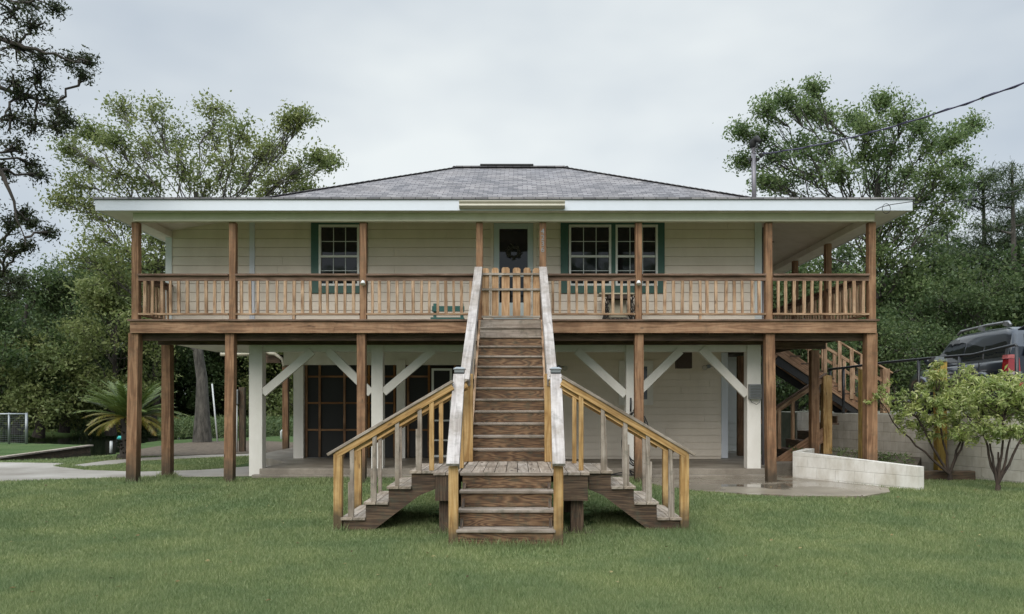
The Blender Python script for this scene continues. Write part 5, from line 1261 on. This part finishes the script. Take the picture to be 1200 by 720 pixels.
for k in range(16): frond(k * 2.399 + 1, random.uniform(-.15, .35), random.uniform(1.0, 1.3), M['leaf_palm_old'], random.uniform(.9, 1.3))

# reeds along the pond
C = []
for k in range(9000):
    px = random.uniform(185, 350); D = random.uniform(36, 43); C.append((X(px, D), D, .1 + random.random() * .9))
tag(leaves_mesh('reeds', np.array(C), .35 * rng.uniform(.6, 1.3, len(C)), M['reed'], None, .14), 'pale green reeds on the far bank of the pond', 'reeds', kind='stuff')

# ---------------------------------------------------------------- grass
def grass():
    AP = APRON; n = 1500000
    # density falls with distance
    u = rng.random(n); D0_, D1__ = 5.3, 22.0; y = (D0_ ** -.9 + u * (D1__ ** -.9 - D0_ ** -.9)) ** (1 / -.9)
    x0, x1 = (-25 - CX) * y / F, (1225 - CX) * y / F; x = x0 + rng.random(n) * (x1 - x0)
    # clumpiness
    cl_ = np.sin(x * 3.1 + np.sin(y * 2.3) * 2) * np.sin(y * 2.7 + np.sin(x * 1.9) * 2); keep = rng.random(n) < (.82 + .18 * cl_)
    for P_ in (DRIVE, PATH, APRON, SLAB, POND, MULCH): keep &= ~inpoly(x, y, P_)
    keep &= ~((x > -.72) & (x < .42) & (y > 8.95) & (y < 9.8)); keep &= ~((np.hypot((x + .09) / 1.15, (y - 10.9) / 1.5) + .12 * np.sin(x * 23) * np.sin(y * 17)) < 1)
    keep &= rng.random(len(x)) < np.clip(.25 + np.hypot((x + .15) / .9, (y - 8.55) / .38) * .75, 0, 1)
    keep &= ~((x > -6.8) & (x < 6.5) & (y > 15.4)); keep &= ~((x > -5.3) & (x < 2.5) & (y > 15.4))
    keep &= ~inpoly(x, y, [(6.85, 13.2), (5.5, 15.5), (6.6, 19.5), (7.8, 19.5), (8.65, 16.6)]); keep &= ~inpoly(x, y, PARK)
    keep &= ~((x > 6.8) & (y > 17)) 
    x, y = x[keep], y[keep]; n0 = len(x)
    tx, ty = [], []
    for cx_, cy_, ww in [(X(px, 14.6), 14.6, .13) for px in (159, 271, 424, 748.5)] + [(X(196.5, 15.75), 15.75, .12), (-.76, 8.98, .1), (.46, 8.98, .1), (-2.33, 9.95, .09), (2.14, 9.95, .09), (-.93, 9.87, .13), (.74, 9.87, .13)]:
        m = 130; a_ = rng.uniform(0, 6.28, m); rr_ = ww + rng.uniform(0, .07, m) ; tx.append(cx_ + rr_ * np.cos(a_)); ty.append(cy_ + rr_ * np.sin(a_))
    m = 700; tx.append(rng.uniform(-.75, .45, m)); ty.append(rng.uniform(8.84, 8.93, m))
    m = 900; tx.append(rng.uniform(7.0, 9.6, m)); ty.append(13.9 + rng.uniform(0, .25, m) * 0 + (np.array(tx[-1]) - 9.6) * -2.4 * rng.uniform(.96, 1.0, m))
    m = 0; q_ = rng.random(m); tx.append(5.6 + 1.35 * q_ ); ty.append(15.35 - 2.15 * q_ - .12 * rng.random(m))
    x = np.concatenate([x] + tx); y = np.concatenate([y] + ty); n = len(x); z = gz(x, y) - .004; tall = np.arange(n) >= n0
    ok = z > -.3; x, y, z, tall = x[ok], y[ok], z[ok], tall[ok]; n = len(x)
    hmul = np.clip(.6 + .5 * np.sin(x * 1.7 + 2 * np.sin(y * 1.1)) * np.sin(y * 1.3 + x * .4) * .5 + .25, .5, 1.2)
    h = rng.uniform(.03, .075, n) * hmul; h = np.where(tall, rng.uniform(.06, .15, n), h); wd = .0034 * (y / 6) ** .9 * rng.uniform(.7, 1.3, n)
    a = rng.uniform(0, 2 * np.pi, n); lean = rng.uniform(.1, .9, n) * h; la = rng.uniform(0, 2 * np.pi, n)
    dx, dy = np.cos(a) * wd, np.sin(a) * wd
    v = np.stack([np.stack([x - dx, y - dy, z], 1), np.stack([x + dx, y + dy, z], 1), np.stack([x + np.cos(la) * lean, y + np.sin(la) * lean, z + h], 1)], 1).reshape(-1, 3)
    me = bpy.data.meshes.new('grass'); me.vertices.add(3 * n); me.vertices.foreach_set('co', v.astype(np.float32).ravel())
    me.loops.add(3 * n); me.loops.foreach_set('vertex_index', np.arange(3 * n, dtype=np.int32)); me.polygons.add(n)
    me.polygons.foreach_set('loop_start', np.arange(0, 3 * n, 3, dtype=np.int32)); me.polygons.foreach_set('loop_total', np.full(n, 3, np.int32)); me.update(calc_edges=True)
    me.materials.append(M['grass']); o = bpy.data.objects.new('grass', me); COL.objects.link(o); tag(o, 'short pale green lawn grass in front of the house', 'grass', kind='stuff')
grass()

lb_ = MB()
for k in range(170):
    y = 5.8 + 8 * random.random() ** .8; x = random.uniform(-40, 1240); x = (x - CX) * y / F
    if abs(x + .1) < 2.3 and 8.8 < y < 12: continue
    r_ = random.uniform(.014, .032); a = random.uniform(0, 6.28); z = float(gz(x, y)) + random.uniform(.035, .06); c, s_ = math.cos(a) * r_, math.sin(a) * r_; q = random.uniform(-.01, .014)
    lb_.face([(x - c, y - s_, z), (x + s_ * .45, y - c * .45, z + q), (x + c, y + s_, z + .004), (x - s_ * .45, y + c * .45, z + .01)])
lm = leafmat('litter', (.06, .035, .015), (.22, .15, .06), (.42, .38, .2), .2)
tag(lb_.build('lawn_litter', lm), 'small fallen leaves scattered over the lawn', 'leaf litter', kind='stuff')
